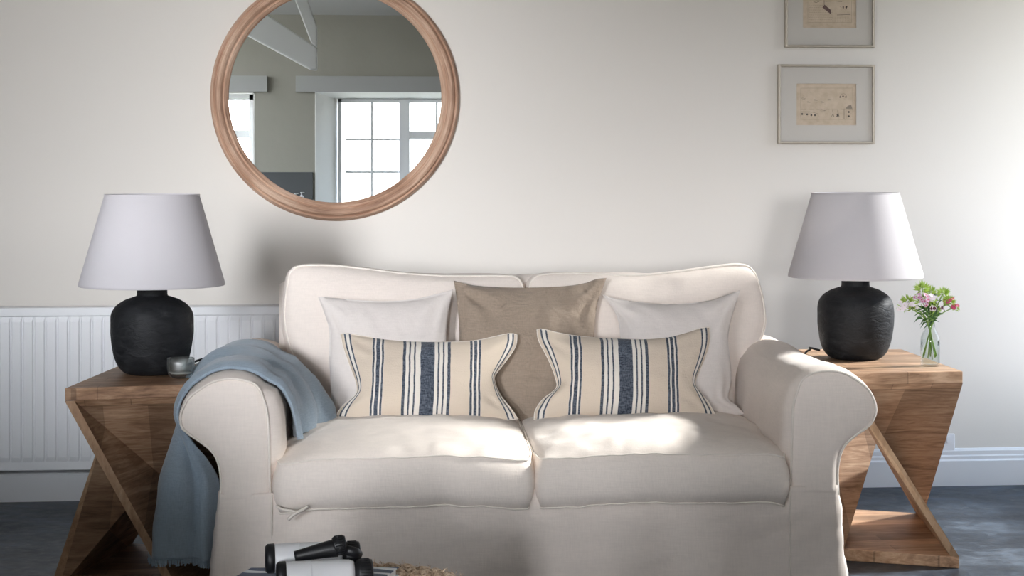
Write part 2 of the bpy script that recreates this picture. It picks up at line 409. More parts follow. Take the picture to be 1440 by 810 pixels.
# white plaster lining of the reveals
struct('trim_1', [plan([(aL, YO), (aL + .004, YO + .002), (aLo, YO - T_), (aL, YO - T_)], sill, hz),
                  (lambda q: ([V((x, y, z)) for x in (aL, aR) for y, z in q], [(0, 1, 2), (5, 4, 3), (0, 3, 4, 1), (1, 4, 5, 2), (2, 5, 3, 0)]))([(YO, hz), (YO - T_, hz), (YO - T_, hzo)]), box2((aR - .012, YO - T_, sill), (aR, YO + .002, hz)), box2((aL, YO - T_, sill), (aR, YO + .03, sill + .02))], MT['reveal'])
struct('trim_2', [box2((bL, YO - T_, sill), (bL + .012, YO + .002, hz)), box2((bR - .012, YO - T_, sill), (bR, YO + .002, hz)),
                  box2((bL, YO - T_, hz - .012), (bR, YO + .002, hz)), box2((bL, YO - T_, sill), (bR, YO + .03, sill + .02))], MT['reveal'])
# painted lintels over both windows
l0, l1 = M(416, 107), M(416, 128)
struct('trim_3', [box2((l0.x, YO, hz), (aR + .25, YO + .05, l0.z))], MT['lintel'])
l2 = M(376, 107)
struct('trim_4', [box2((bL - .2, YO, hz), (l2.x, YO + .05, l2.z))], MT['lintel'])
def window(name, axis, plane, a0, a1, z0, z1, cols, rows, fw=.05, bar=.024, dep=.05, mull=()):
    """timber window; axis 'x' lies in a plane of constant y, axis 'y' in a plane of constant x"""
    def bx(p0, p1, q0, q1, d=dep):
        return box2((p0, plane - d / 2, q0), (p1, plane + d / 2, q1)) if axis == 'x' else box2((plane - d / 2, p0, q0), (plane + d / 2, p1, q1))
    parts = [bx(a0, a1, z0, z0 + fw), bx(a0, a1, z1 - fw, z1), bx(a0, a0 + fw, z0, z1), bx(a1 - fw, a1, z0, z1)]
    for x0, x1 in mull: parts.append(bx(x0, x1, z0 + .004, z1 - .004, dep + .008))
    for x in cols: parts.append(bx(x - bar / 2, x + bar / 2, z0, z1, .022))
    for (x0, x1, z, w) in rows: parts.append(bx(x0, x1, z - w / 2, z + w / 2, .019 if w < .03 else dep - .006))
    vs, fs = weld(parts); o = link_mesh(name, vs, fs, MT['trim'], None, False); tag(o, kind='structure'); bevel(o, .003, 1)
    vs, fs = bx(a0 + .01, a1 - .01, z0 + .01, z1 - .01, .004); link_mesh('pane', vs, fs, MT['pane'], o, False)
    return o
WP = YO - T_ + .06
def MX(px): return M(px, 200, WP).x
def MZ(py): return M(500, py, WP).z
w1b = aR - .012
pz = hzo + .01
mcols = [MX(523)]; mrows = [(MX(486), MX(563), MZ(196), .022), (MX(486), MX(563), MZ(242), .022), (MX(486), MX(563), MZ(288), .022),
                             (MX(572), MX(640), MZ(190), .075)]
window('window_1', 'x', WP, aLo - .01, w1b, sill + .02, pz, mcols + [MX(614)],
       mrows, .036, mull=[(MX(561), MX(576)), (MX(660), MX(672))])
window('window_2', 'x', WP, bL + .012, bR - .012, sill + .02, hz - .012, [], [(bL + .03, bR - .03, MZ(189), .08)], .055, mull=[((bL + bR) / 2 - .03, (bL + bR) / 2 + .03)])
window('window_3', 'y', XL - .11, LY0, LY1, LZ0, LZ1, [], [(LY0, LY1, 1.7, .02)], .05, mull=[(-2.88, -2.82)])
window('window_4', 'y', XR + .20, RY0, RY1, RZ0, RZ1, [], [], .04, mull=[])
# A-frame timbers of the roof in front of the far wall
def timber(name, p, q, w, d, y):
    a, b_ = M(*p, y), M(*q, y); t = (b_ - a).normalized(); n_ = V((-t.z, 0, t.x)); 
    poly = [(a + n_ * w / 2), (b_ + n_ * w / 2), (b_ - n_ * w / 2), (a - n_ * w / 2)]
    vs, fs = prism([(v.x, v.z) for v in poly], y - d / 2, y + d / 2)
    o = recalc(link_mesh(name, vs, fs, MT['beam'], None, False)); bevel(o, .012, 2); return o
yb = -3.2
def timber_px(name, pts, y, d=.16):
    P = [M(*p, y) for p in pts]; vs, fs = prism([(v.x, v.z) for v in P], y - d / 2, y + d / 2)
    o = recalc(link_mesh(name, vs, fs, MT['beam'], None, False)); bevel(o, .012, 2); return o
tag(timber_px('roof_timber', [(310, -22), (446, 68), (446, 99), (436, 98), (310, 30)], yb), 'white painted sloping roof timber, the lower of two reflected in the round mirror', 'beam', 'painted roof timbers')
tag(timber_px('roof_timber', [(392, -60), (412, -60), (446, 38), (446, 67), (438, 62)], yb), 'white painted steep roof strut reflected in the top of the round mirror', 'beam', 'painted roof timbers')
# skirting
def skirting(name, x0, x1):
    prof = [(0, 0), (-.018, 0), (-.018, .088), (-.014, .094), (-.014, .104), (-.010, .108), (-.010, .122), (-.005, .130), (0, .131)]
    n = len(prof); vs = [V((x0, YW + a, z)) for a, z in prof] + [V((x1, YW + a, z)) for a, z in prof]
    fs = [(i, i + 1, n + i + 1, n + i) for i in range(n - 1)] + [tuple(range(n)), tuple(range(2 * n - 1, n - 1, -1))]
    o = recalc(link_mesh(name, vs, fs, MT['trim'], None, False)); tag(o, kind='structure')
skirting('baseboard_back', XL, XR)
# a raised stone panel on the far wall between the two windows
q0, q1 = M(366, 242), M(440, 330)
o = link_mesh('splashback', *box2((q0.x, YO, q1.z), (q1.x, YO + .02, q0.z)), MT['slatepanel'], None, False)
tag(o, 'dark grey stone splashback reflected low in the round mirror', 'splashback'); bevel(o, .002)
shelf_z = M(420, 292, YO + .2).z
vs, fs = box2((q0.x - .35, YO, shelf_z - .04), (aL - .03, YO + .42, shelf_z))
o = link_mesh('worktop', vs, fs, MT['slatepanel'], None, False); tag(o, 'dark worktop under the stone splashback, reflected at the mirror foot', 'worktop'); bevel(o, .004)
vs, fs = box2((q0.x - .33, YO + .004, 0), (aL - .05, YO + .38, shelf_z - .04))
o = link_mesh('base_cabinet', vs, fs, MT['beam'], None, False); bevel(o, .004)
tag(o, 'white base cabinet carrying the dark worktop on the far wall', 'cabinet')
def bottle(px, h, label):
    p = M(px, 270, YO + .2); r = .026
    e = empty('pump_bottle', (p.x, YO + .2, shelf_z), label, 'bottle', 'bottles by the splashback')
    link_mesh('bottle_body', *lathe([(r * .9, 0), (r, .01), (r, h * .72), (r * .85, h * .8), (r * .35, h * .86), (r * .35, h * .9)], 20), MT['whiteplastic'], e)
    vs, fs = weld([lathe([(.005, h * .9), (.005, h), (.011, h), (.011, h + .012), (0, h + .012)], 10), box((.014, 0, h + .008), (.03, .009, .008))])
    link_mesh('pump', vs, fs, MT['whiteplastic'], e)
bottle(424, .135, 'white pump bottle nearest the window, reflected at the mirror foot')
bottle(415.5, .125, 'smaller white pump bottle left of its twin, reflected at the mirror foot')
ta = M(396, 287, YO + .25); pts = [V((ta.x + .055, ta.y, shelf_z)), V((ta.x + .055, ta.y, shelf_z + .08))]
pts += [V((ta.x - .03 + .085 * math.cos(a), ta.y, shelf_z + .08 + .10 * math.sin(a))) for a in [k * math.pi / 10 for k in range(0, 9)]]
o = link_mesh('tap', *tube(pts, .009, 10), mat('chrome', (.8, .8, .8), .12, 1)); tag(o, 'arched chrome tap beside the bottles, reflected in the mirror', 'tap')

# ================================================================== RADIATOR
ry = YW - .11
rz1, rz0 = W(0, 433, ry).z, W(0, 662, ry).z
rx1 = W(545, 430, ry).x; rx0 = -2.1
rad = empty('radiator', ((rx0 + rx1) / 2, ry + .04, 0), 'white ribbed panel radiator on the wall behind the left lamp table', 'radiator')
def rl(v): return [p - rad.location for p in v]
vs, fs = [], []
pitch = .0375; nr = int((rx1 - rx0 - .04) / pitch); rows = [rz0 + .028, rz0 + .038, rz1 - .052, rz1 - .042]
xs = []
for i in range(nr):
    x = rx0 + .02 + i * pitch
    for f_, dd in ((0, 0), (.05, 0), (.16, 1), (.86, 1), (.97, 0)): xs.append((x + f_ * pitch, dd))
prow = [(rz0, 0), (rz0 + .026, 0), (rz0 + .042, 1), (rz1 - .048, 1), (rz1 - .030, 0), (rz1 - .014, 0)]
for z, on in prow:
    for x, dd in xs: vs.append(V((x, ry + (.0045 if not (dd and on) else 0), z)))
nx_ = len(xs)
for j in range(len(prow) - 1):
    for i in range(nx_ - 1): fs.append((j * nx_ + i, j * nx_ + i + 1, (j + 1) * nx_ + i + 1, (j + 1) * nx_ + i))
link_mesh('front_panel', rl(vs), fs, MT['radiator'], rad, False)
v1, f1_ = weld([box2((rx0, ry - .004, rz1 - .030), (rx1, ry + .075, rz1)), box2((rx0, ry + .008, rz0), (rx0 + .02, ry + .075, rz1 - .02)), box2((rx1 - .02, ry + .008, rz0), (rx1, ry + .075, rz1 - .02)),
               box2((rx0, ry + .0075, rz0 - .004), (rx1, ry + .03, rz0 + .03)), box2((rx0 + .02, ry + .05, rz0 + .02), (rx1 - .02, ry + .07, rz1 - .03))])
o = link_mesh('casing', rl(v1), f1_, MT['radiator'], rad, False); bevel(o, .004, 3)
v1, f1_ = weld([box2((x, ry + .07, rz0 + .1), (x + .03, YW - .001, rz1 - .1)) for x in (rx0 + .3,)])
for x in (rx0 + .3, rx1 - .3):
    v1, f1_ = box2((x, ry + .07, rz0 + .1), (x + .03, YW - .001, rz1 - .1)); link_mesh('bracket', rl(v1), f1_, MT['radiator'], rad, False)

# ================================================================== MIRROR
mc = W(472, 136, YW - .02); R_o, R_i = .4235, .360
mir = empty('round_mirror', (mc.x, YW, mc.z), 'large round mirror in a moulded limed pine frame on the wall above the sofa', 'mirror')
prof = [(R_i, 0.004), (R_i, .017), (R_i + .003, .020), (R_i + .013, .028), (R_i + .0155, .029), (R_i + .0175, .0245), (R_i + .020, .0245), (R_i + .023, .032), (R_i + .029, .038), (R_i + .036, .0395), (R_i + .042, .036),
        (R_i + .0455, .030), (R_i + .047, .0235), (R_i + .0495, .0235), (R_i + .0515, .029), (R_i + .0545, .029), (R_i + .057, .023), (R_i + .0585, .017), (R_o - .001, .012), (R_o, .006), (R_o - .003, 0)]
nn = 192; vs, fs, uvs = [], [], []
for i in range(nn + 1):
    a = 2 * math.pi * i / nn + math.pi / 2
    for k, (r, d) in enumerate(prof):
        vs.append(V((r * math.cos(a), -d, r * math.sin(a)))); uvs.append((a * .4, k * .009))
np_ = len(prof)
for i in range(nn):
    for k in range(np_ - 1): fs.append((i * np_ + k, i * np_ + k + 1, (i + 1) * np_ + k + 1, (i + 1) * np_ + k))
o = recalc(link_mesh('frame', vs, fs, MT['mframe'], mir, True, uvs))
vs, fs = lathe([(R_i + .004, -.004), (R_i + .004, .004)], 128)
rx = Matrix.Rotation(math.pi / 2, 3, 'X'); o = link_mesh('mirror_glass', [rx @ v + V((0, -.012, 0)) for v in vs], fs, MT['mirror'], mir, False)

# ================================================================== PICTURES
def picture(px0, px1, py0, py1, art, label, upper=False):
    yf = YW - .026; a, b_ = W(px0 + 6, py1, yf), W(px1, py0, yf); cx, cz = (a.x + b_.x) / 2, (a.z + b_.z) / 2
    w, h = (b_.x - a.x) / 2, (b_.z - a.z) / 2; f = .0085
    e = empty('framed_picture', (cx, YW, cz), label, 'picture', 'small framed drawings on the right of the wall')
    bars = [box2((-w, -.026, -h), (-w + f, 0, h)), box2((w - f, -.026, -h), (w, 0, h)), box2((-w + f, -.026, h - f), (w - f, 0, h)), box2((-w + f, -.026, -h), (w - f, 0, -h + f))]
    o = link_mesh('frame', *weld(bars), MT['champagne'], e, False); bevel(o, .002, 2)
    (ox0, ox1, oy0, oy1), draw = art
    p, q = W(ox0, oy1, YW - .012), W(ox1, oy0, YW - .012); x0, x1, z0, z1 = p.x - cx, q.x - cx, p.z - cz, q.z - cz
    W2, H2 = w - f, h - f
    mb = [box2((-W2, -.014, -H2), (x0, -.010, H2)), box2((x1, -.014, -H2), (W2, -.010, H2)), box2((x0, -.014, z1), (x1, -.010, H2)), box2((x0, -.014, -H2), (x1, -.010, z0))]
    link_mesh('mat_board', *weld(mb), MT['matboard'], e, False)
    link_mesh('print', *box2((x0 - .003, -.009, z0 - .003), (x1 + .003, -.006, z1 + .003)), MT['paper'], e, False)
    parts = {'ink': [], 'inkgrey': [], 'inkbrown': []}
    def P(px, py): v = W(px, py, YW - .0095); return (v.x - cx, v.z - cz)
    def seg(pts, wd=.0009, m_='ink'):
        for (ax, az), (bx_, bz) in zip([P(*k) for k in pts], [P(*k) for k in pts][1:]):
            t = V((bx_ - ax, 0, bz - az)); ln = t.length
            if ln < 1e-6: continue
            t /= ln; n_ = V((-t.z, 0, t.x)) * wd / 2; A, B = V((ax, -.0093, az)), V((bx_, -.0093, bz))
            vs_ = [A - n_, B - n_, B + n_, A + n_]; vs_ += [v + V((0, .0004, 0)) for v in vs_]
            parts[m_].append((vs_, [(0, 1, 2, 3), (7, 6, 5, 4)]))
    def poly(pts, m_='ink'):
        pp = [V((*P(*k)[:1], -.0094, P(*k)[1])) for k in pts]; n = len(pp)
        parts[m_].append((pp + [v + V((0, .0005, 0)) for v in pp], [tuple(range(n)), tuple(range(2 * n - 1, n - 1, -1))]))
    def dot(px, py, r=1.3, m_='ink'): poly([(px + r * math.cos(a * .785), py + r * math.sin(a * .785)) for a in range(8)], m_)
    draw(seg, poly, dot)
    for k, l_ in parts.items():
        if l_: link_mesh('drawing', *weld(l_), MT[k], e, False)
    link_mesh('glass', *box2((-W2, -.0185, -H2), (W2, -.0175, H2)), MT['picglass'], e, False)
def art_low(seg, poly, dot):
    seg([(1126, 124), (1199, 124)], .0008, 'inkgrey'); seg([(1126, 124), (1126, 168)], .0008, 'inkgrey'); seg([(1199, 124), (1199, 168)], .0006, 'inkgrey'); seg([(1126, 168), (1199, 168)], .0006, 'inkgrey')
    for x, y in ((1130, 138.5), (1137.5, 143.5), (1147, 140.5), (1156.5, 143.5), (1167, 140)):
        seg([(x - 3, y), (x - 1, y - .8), (x + 1, y + .2), (x + 3.2, y + .3)], .0012, 'inkgrey'); seg([(x - 2, y + .9), (x + 2, y + .9)], .0008, 'inkgrey')
    seg([(1153.5, 155), (1156, 154.2), (1159, 155), (1162, 155)], .0016, 'ink'); seg([(1154, 156), (1160, 156)], .001, 'inkgrey')
    seg([(1181, 136), (1183, 132.5), (1187, 131.5), (1190, 134), (1191, 137)], .001, 'inkgrey')
    for x, y in ((1181.5, 136.5), (1185.5, 135.5), (1189.5, 136.5)): dot(x, y, 1.2)
    seg([(1126, 157), (1140, 157.2), (1150, 160)], .0012, 'inkgrey'); seg([(1126, 159), (1142, 159)], .0008, 'inkgrey')
    for x, y in ((1128, 160.5), (1135, 161), (1141, 162), (1146, 162)): dot(x, y, 1.4)
    for k in range(7): seg([(1126 + 11 * k, 153.5 + (k % 2) * .6), (1134 + 11 * k, 153.2)], .0005, 'inkgrey')
    for x in (1171, 1178): 
        seg([(x, 155), (x + .4, 160), (x - 1.8, 164)], .0011); seg([(x + .4, 160), (x + 2, 164.5)], .0014)
    poly([(1176.5, 161), (1179, 159), (1180.5, 165), (1178.6, 162.5), (1176.8, 165)])
    seg([(1187, 153), (1187, 168)], .0012); poly([(1189, 153), (1191, 150), (1194, 148), (1197, 147.5), (1198.6, 153)], 'inkgrey')
    seg([(1190, 153.5), (1190, 168)], .0006, 'inkgrey'); dot(1193.5, 157.5, 1.5); dot(1193.5, 163.5, 1.5)
    for k in range(30): seg([(1127 + (k * 37) % 70, 128 + (k * 13) % 38), (1129 + (k * 37) % 70, 128.2 + (k * 13) % 38)], .0004, 'inkgrey')
def art_up(seg, poly, dot):
    seg([(1136, -30), (1136, 31.5), (1197.5, 31.5), (1197.5, -30)], .0007, 'inkgrey')
    for y in (1.5, -3, -9): seg([(1137, y), (1150, y - .4), (1163, y + .4), (1172, y - .2), (1184, y + .8)], .0013)
    seg([(1144, 2.5), (1148, 3.5), (1152, 2)], .0014); seg([(1159, 0), (1159, 7)], .0016, 'inkbrown')
    poly([(1156.5, 10.5), (1159.5, 6.5), (1168.5, 14), (1168.3, 20)], 'inkbrown')
    for r in range(7):
        y = 7.5 + r * 3.4
        for k in range(11 - (r < 2) * 2): seg([(1137 + k * 3.1 + (r % 2), y), (1139 + k * 3.1 + (r % 2), y - .5)], .0008, 'inkgrey')
    for r in range(4): 
        for k in range(7): seg([(1170 + k * 3.6, 24 + r * 2), (1171.8 + k * 3.6, 24.4 + r * 2)], .0006, 'inkgrey')
    seg([(1177, 21), (1196, 20.3)], .0014); seg([(1181, 9), (1183, 11)], .0012, 'inkgrey')
    poly([(1184.8, 8.5), (1187, 9.5), (1186, 13), (1185, 11)]); poly([(1189, 8), (1191.8, 9), (1190.4, 12.5), (1188.8, 11)])
picture(1089, 1231, 91, 202, ((1120, 1204, 118, 176), art_low), 'lower of the two framed pen drawings, cream mat and champagne frame, hung on the wall')
picture(1099, 1231, -44, 66, ((1129, 1204, -24, 39), art_up), 'upper framed pen drawing with a dark diagonal shape, cut off by the photo top')

# wall socket beside the right table
sp = W(1326, 627, YW - .005)
e = empty('wall_socket', (sp.x, YW, sp.z), 'white wall socket plate above the skirting, half hidden by the right table', 'socket')
o = link_mesh('plate', *box2((-.043, -.009, -.043), (.043, 0, .043)), MT['whiteplastic'], e, False); bevel(o, .004, 3)
link_mesh('switch', *box2((.012, -.013, .012), (.028, -.009, .032)), MT['whiteplastic'], e, False)

# ================================================================== SOFA
SO = V((.449, 4.378, 0)); sofa = empty('sofa', SO, 'two-seat sofa with rolled arms in a loose ivory linen slipcover', 'sofa', rz=math.radians(-1))
face = [(.672, .262), (.676, .40), (.680, .49), (.690, .528), (.703, .560), (.730, .577), (.772, .583), (.813, .577), (.849, .558), (.881, .531), (.899, .490),
        (.895, .460), (.878, .440), (.846, .418), (.817, .392), (.803, .362), (.797, .32), (.799, .262)]
def section(s, t):                               # arm section, t metres behind the front panel
    pts = smooth_line([V((x, 0, z)) for x, z in face], 64)
    g = min(1, t / .035); g = math.sin(g * math.pi / 2)
    out = []
    for p in pts:
        x, z = p.x, p.z; k = max(0, min(1, (z - .26) / .12))
        if x < .70: x -= g * k * (.036 if s < 0 else .020)
        elif z > .43: c = V((.79, 0, .48)); d_ = (V((x, 0, z)) - c).normalized(); x += d_.x * .008 * g; z += d_.z * .012 * g
        tt = max(0, t - .1)
        if z > .45: z += .004 * math.sin(t * 9 + s)
        x += (.004 * fn(t * 6, z * 5, s * 3 + x * 4, 1, 3)) * g; z += (.003 * fn(t * 7 + 9, z * 3, s, 1, 2)) * g
        out.append(V((s * x, t, z)))
    return out
for s in (-1, 1):
    ts = [0, .002, .008, .018, .035] + [.06 + .82 * i / 30 for i in range(31)]
    secs = [section(s, t) for t in ts]; vs = [p for q in secs for p in q]; n = 64; fs = []
    for j in range(len(ts) - 1):
        for i in range(n): fs.append((j * n + i, j * n + (i + 1) % n, (j + 1) * n + (i + 1) % n, (j + 1) * n + i))
    fs.append(tuple((len(ts) - 1) * n + i for i in range(n)))
    # puffed front panel, rings shrinking to the middle line
    c = V((s * .775, -.012, .44)); prev = list(range(n))
    for k in range(1, 9):
        f_ = 1 - k / 9; row = []
        for i in range(n):
            p = secs[0][i]; cz = min(.50, max(.29, p.z)); cc_ = V((s * (.765 if cz < .45 else .785), 0, cz)) 
            q = cc_.lerp(p, f_); q.y = -.014 * (1 - f_ ** 3) + .004 * fn(q.x * 9, 0, q.z * 9, 1, 3) * (1 - f_)
            row.append(len(vs)); vs.append(q)
        for i in range(n): fs.append((prev[i], prev[(i + 1) % n], row[(i + 1) % n], row[i]))
        prev = row
    fs.append(tuple(prev))
    arm = recalc(link_mesh('arm', vs, fs, MT['sofa'], sofa))
    pp = [p + V((s * (.0), -.002, .001)) for p in secs[0]]
    link_mesh('piping', *tube(pp, .0034, 8), MT['pipe'], arm)
# skirt hanging from the rail round front and sides
path = [(-.800, .86), (-.802, .3), (-.804, .02), (-.795, -.006), (-.72, -.010), (-.665, -.008), (-.3, -.004), (0, -.003), (.3, -.004), (.665, -.008), (.72, -.010), (.795, -.006), (.804, .02), (.802, .3), (.800, .86)]
pl = []
for (a, b_), (c, d_) in zip(path, path[1:]):
    k = max(2, int(math.hypot(c - a, d_ - b_) / .012))
    for i in range(k): t = i / k; pl.append(V((a + (c - a) * t, b_ + (d_ - b_) * t, 0)))
pl.append(V((*path[-1], 0))); nz = 26; vs, fs = [], []
for i, p in enumerate(pl):
    a, b_ = pl[max(0, i - 1)], pl[min(len(pl) - 1, i + 1)]; t = (b_ - a).normalized(); ou = V((t.y, -t.x, 0))
    cf = math.exp(-((abs(p.x) - .80) / .03) ** 2) * math.exp(-((p.y) / .06) ** 2)
    for j in range(nz + 1):
        z = .290 - .284 * j / nz; dn = j / nz
        o_ = .002 + .008 * dn + .007 * dn * fn(p.x * 4.5 + z * 3, p.y * 4, z * 2.5, 1, 2) + .004 * fn(p.x * 8 - z * 14, p.y * 6, z * 12, 1, 3) * min(1, j / 5)
        for fx, fa in ((-.62, .012), (-.1, .006), (.28, .007), (.55, .009)): o_ += fa * dn * math.exp(-((p.x - fx + dn * .08) / .03) ** 2) * (p.y < .01)
        o_ += cf * dn * .022
        vs.append(V((p.x, p.y, z)) + ou * o_)
for i in range(len(pl) - 1):
    for j in range(nz): k = i * (nz + 1) + j; fs.append((k, k + 1, k + nz + 2, k + nz + 1))
o = link_mesh('skirt', vs, fs, MT['sofa'], sofa); md = o.modifiers.new('s', 'SOLIDIFY'); md.thickness = .004; md.offset = -1
for sx_ in (-1, 1):
    sp_ = [V((sx_ * .668, -.0125 - .006 * i / 14, .285 - .28 * i / 14)) for i in range(15)]
    link_mesh('seam', *tube(sp_, .0026, 6), MT['pipe'], o)
# rail, backrest frame
o = link_mesh('seat_base', *box2((-.79, .01, .03), (.79, .86, .275)), MT['sofa'], sofa, False); bevel(o, .01, 2)
vs, fs = [], []; nb = 44
bp = [(.755, .27), (.745, .50), (.742, .70), (.758, .775), (.79, .797), (.83, .797), (.865, .775), (.878, .70), (.885, .27)]
bpp = smooth_line([V((0, a, b_)) for a, b_ in bp], 30)
for i in range(nb + 1):
    x = -.70 + 1.40 * i / nb; e_ = 1 - abs(x / .70) ** 10
    for p in bpp: vs.append(V((x, .815 + (p.y - .815) * (.4 + .6 * e_ ** .5), p.z - (.03 * (1 - e_ ** .5) if p.z > .5 else 0) + .004 * fn(x * 5, p.y * 4, p.z * 4) - (.006 * math.exp(-((x) / .03) ** 2) if p.z > .74 else 0))))
for i in range(nb):
    for j in range(29): k = i * 30 + j; fs.append((k, k + 1, k + 31, k + 30))
fs += [tuple(range(30)), tuple(nb * 30 + i for i in range(30))]
recalc(link_mesh('backrest', vs, fs, MT['sofa'], sofa))
# seat cushions
def seat(x0, x1, seed):
    y0, y1, zm, E = -.035, .60, .318, .062
    def base(u, v):
        x = x0 + (x1 - x0) * u; y = y0 + (y1 - y0) * v
        cu, cv = 2 * u - 1, 2 * v - 1
        x -= .018 * cu * abs(cv) ** 6 * (1 if v < .5 else .3); y += .012 * (abs(cu) ** 5) * (1 - v) - .006 * (1 - cu * cu) * (1 - v)
        z = zm + .008 * fn(u * 3.5 + seed, v * 3, 0) - .012 * abs(cu) ** 4 * (1 - v) + .01 * v
        return V((x, y, z))
    def wr(u, v, side):
        w = .0035 * fn(u * 4 + seed, v * 3, side * 3, 1.2, 3)
        for fu, fa in ((.62, .004), (.30, .002), (.82, .003)): w += fa * math.exp(-((u - fu - .12 * v) / .018) ** 2) * math.exp(-((v - .02) / .12) ** 2)
        if side: w += .006 * fn(u * 5 + seed, v * 2, 5, 1.5, 2)
        return w
    o, lp = cushion('seat_cushion', base, (0, 0, 1), .040, .010, E, 2.9, .60, 56, 40, MT['seat'], sofa, wr, .016)
    for k, l_ in enumerate(lp):
        off = V((0, 0, .001 if k == 0 else -.001)); link_mesh('piping', *tube([p + off for p in l_], .0026, 7, True), MT['pipe'], o)
    return o
seat(-.664, .001, 1.3); seat(.006, .668, 4.1)
# little ties under the left cushion
tp = [V((-.640, -.045, .262)), V((-.622, -.052, .247)), V((-.600, -.05, .244)), V((-.588, -.052, .236))]
link_mesh('tie', *tube(smooth_line([V((-.575, -.05, .262)), V((-.59, -.058, .255)), V((-.612, -.06, .243)), V((-.624, -.058, .231))], 14), .0042, 6), MT['pipe'], sofa)
link_mesh('tie', *tube(smooth_line([V((-.655, -.04, .262)), V((-.64, -.055, .257)), V((-.622, -.058, .254)), V((-.600, -.052, .250)), V((-.585, -.05, .252))], 16), .0036, 6), MT['pipe'], sofa)
inv = (Matrix.Translation(SO) @ Matrix.Rotation(math.radians(-1), 4, 'Z')).inverted()
def local_base(bf): return lambda u, v: inv @ bf(u, v)
def back_cushion(top, right, bottom, left, seed):
    yf = lambda py: 5.045 + (600 - py) / 225 * .10
    nu, nv = 44, 32; bf = traced(top, right, bottom, left, yf, nu, nv, 1.3)
    def wr(u, v, side): return .005 * fn(u * 3 + seed, v * 3, side * 5, 1.2, 3)
    o, lp = cushion('back_cushion', local_base(bf), (0, -1, .25), .050, .02, .036, 3.0, .6, nu, nv, MT['sofa'], sofa, wr, .012)
    for l_ in lp: link_mesh('piping', *tube(l_, .0036, 7, True), MT['pipe'], o)
back_cushion([(407, 392), (413, 381), (430, 376.5), (470, 377), (520, 382), (560, 387), (620, 391), (690, 391), (722, 392), (733, 402)],
             [(733, 402), (737, 430), (738, 500), (738, 600)], [(418, 600), (500, 602), (738, 600)], [(407, 392), (403, 420), (401, 450), (406, 480), (416, 520), (418, 600)], 1)
back_cushion([(744, 402), (752, 392), (775, 388), (820, 388), (885, 391), (940, 387), (1000, 379), (1036, 375.5), (1052, 380), (1060, 392)],
             [(1060, 392), (1068, 418), (1072, 450), (1068, 472), (1060, 500), (1056, 600)], [(742, 600), (900, 602), (1056, 600)], [(744, 402), (742, 430), (742, 500), (742, 600)], 5)

# ================================================================== THROW CUSHIONS
def pillow(label, top, right, bottom, left, yb_, yt, material, Tf, Tb, seed, k=3.2, group='throw cushions on the sofa', amp=.006, corner=.004, p=2.0, q=.62, seam=False):
    pys = [a[1] for a in top + bottom]; t0, t1 = min(pys), max(pys); yf = lambda py: yt + (yb_ - yt) * (py - t0) / (t1 - t0)
    nu, nv = 56, 40; bf = traced(top, right, bottom, left, yf, nu, nv, k)
    ct = bf(.5, .5); e = empty('throw_cushion', (ct.x, ct.y, bf(.5, 1).z), label, 'cushion', group)
    tilt = (yt - yb_) / .28
    o, lp = cushion('cover', lambda u, v: bf(u, v) - e.location, (0, -1, tilt), Tf, Tb, 0, p, q, nu, nv, material, e, pillow_wr(seed, amp, corner), uv=True)
    if seam: link_mesh('seam', *tube(lp[0], .0016, 5, True), MT['pipe'], e)
    return e
pillow('plain off-white square cushion behind the left striped one, beside the blue blanket',
       [(447, 417), (470, 419), (505, 422), (545, 423.5), (585, 420), (615, 413), (637, 407)], [(637, 407), (633, 425), (629, 450), (628, 490), (630, 540), (638, 598)],
       [(462, 600), (520, 601), (580, 600), (638, 598)], [(447, 417), (456, 440), (463, 466), (463, 504), (465, 553), (462, 600)], 4.89, 4.97, MT['offwhite'], .055, .05, 1, p=2.0)
pillow('taupe brown linen square cushion in the middle of the sofa back',
       [(638, 394.5), (650, 398), (665, 401), (700, 404), (750, 404.5), (790, 403), (820, 399), (838, 393), (853, 391)], [(853, 391), (846, 410), (840, 428), (836, 460), (836, 520), (842, 596)],
       [(646, 596), (700, 599), (780, 599), (842, 596)], [(638, 394.5), (642, 420), (645, 450), (646, 480), (645, 530), (646, 596)], 4.90, 5.03, MT['brown'], .062, .05, 2, amp=.012, corner=.010)
pillow('plain off-white square cushion leaning into the right arm corner',
       [(847, 414), (862, 419), (885, 423), (922, 427), (965, 426.5), (1000, 422), (1024, 414), (1041, 408)], [(1041, 408), (1034, 430), (1027, 455), (1024, 480), (1028, 515), (1028, 540), (1024, 560), (1036, 570), (1047, 582)],
       [(866, 594), (930, 598), (1000, 596), (1047, 586)], [(847, 414), (860, 432), (869, 450), (872, 480), (870, 540), (866, 594)], 4.87, 4.97, MT['offwhite'], .055, .05, 3)
pillow('oblong cream cushion with navy stripes standing on the left seat',
       [(479, 470), (486, 468.5), (508, 472), (540, 477), (585, 481), (637, 481), (669, 479), (694.5, 473.5), (717, 469), (727, 471)],
       [(727, 471), (725, 487), (712, 507), (697, 527), (696, 537), (704, 556), (719, 575), (728, 589)],
       [(472, 590), (500, 592), (560, 592.5), (640, 592.5), (700, 591.5), (728, 589)], [(479, 470), (483, 489), (491, 512), (501, 540), (500, 555), (484, 569), (475, 580), (472, 590)],
       4.80, 4.90, MT['stripe'], .060, .045, 4, k=6.0, corner=.0035, q=.6, seam=True)
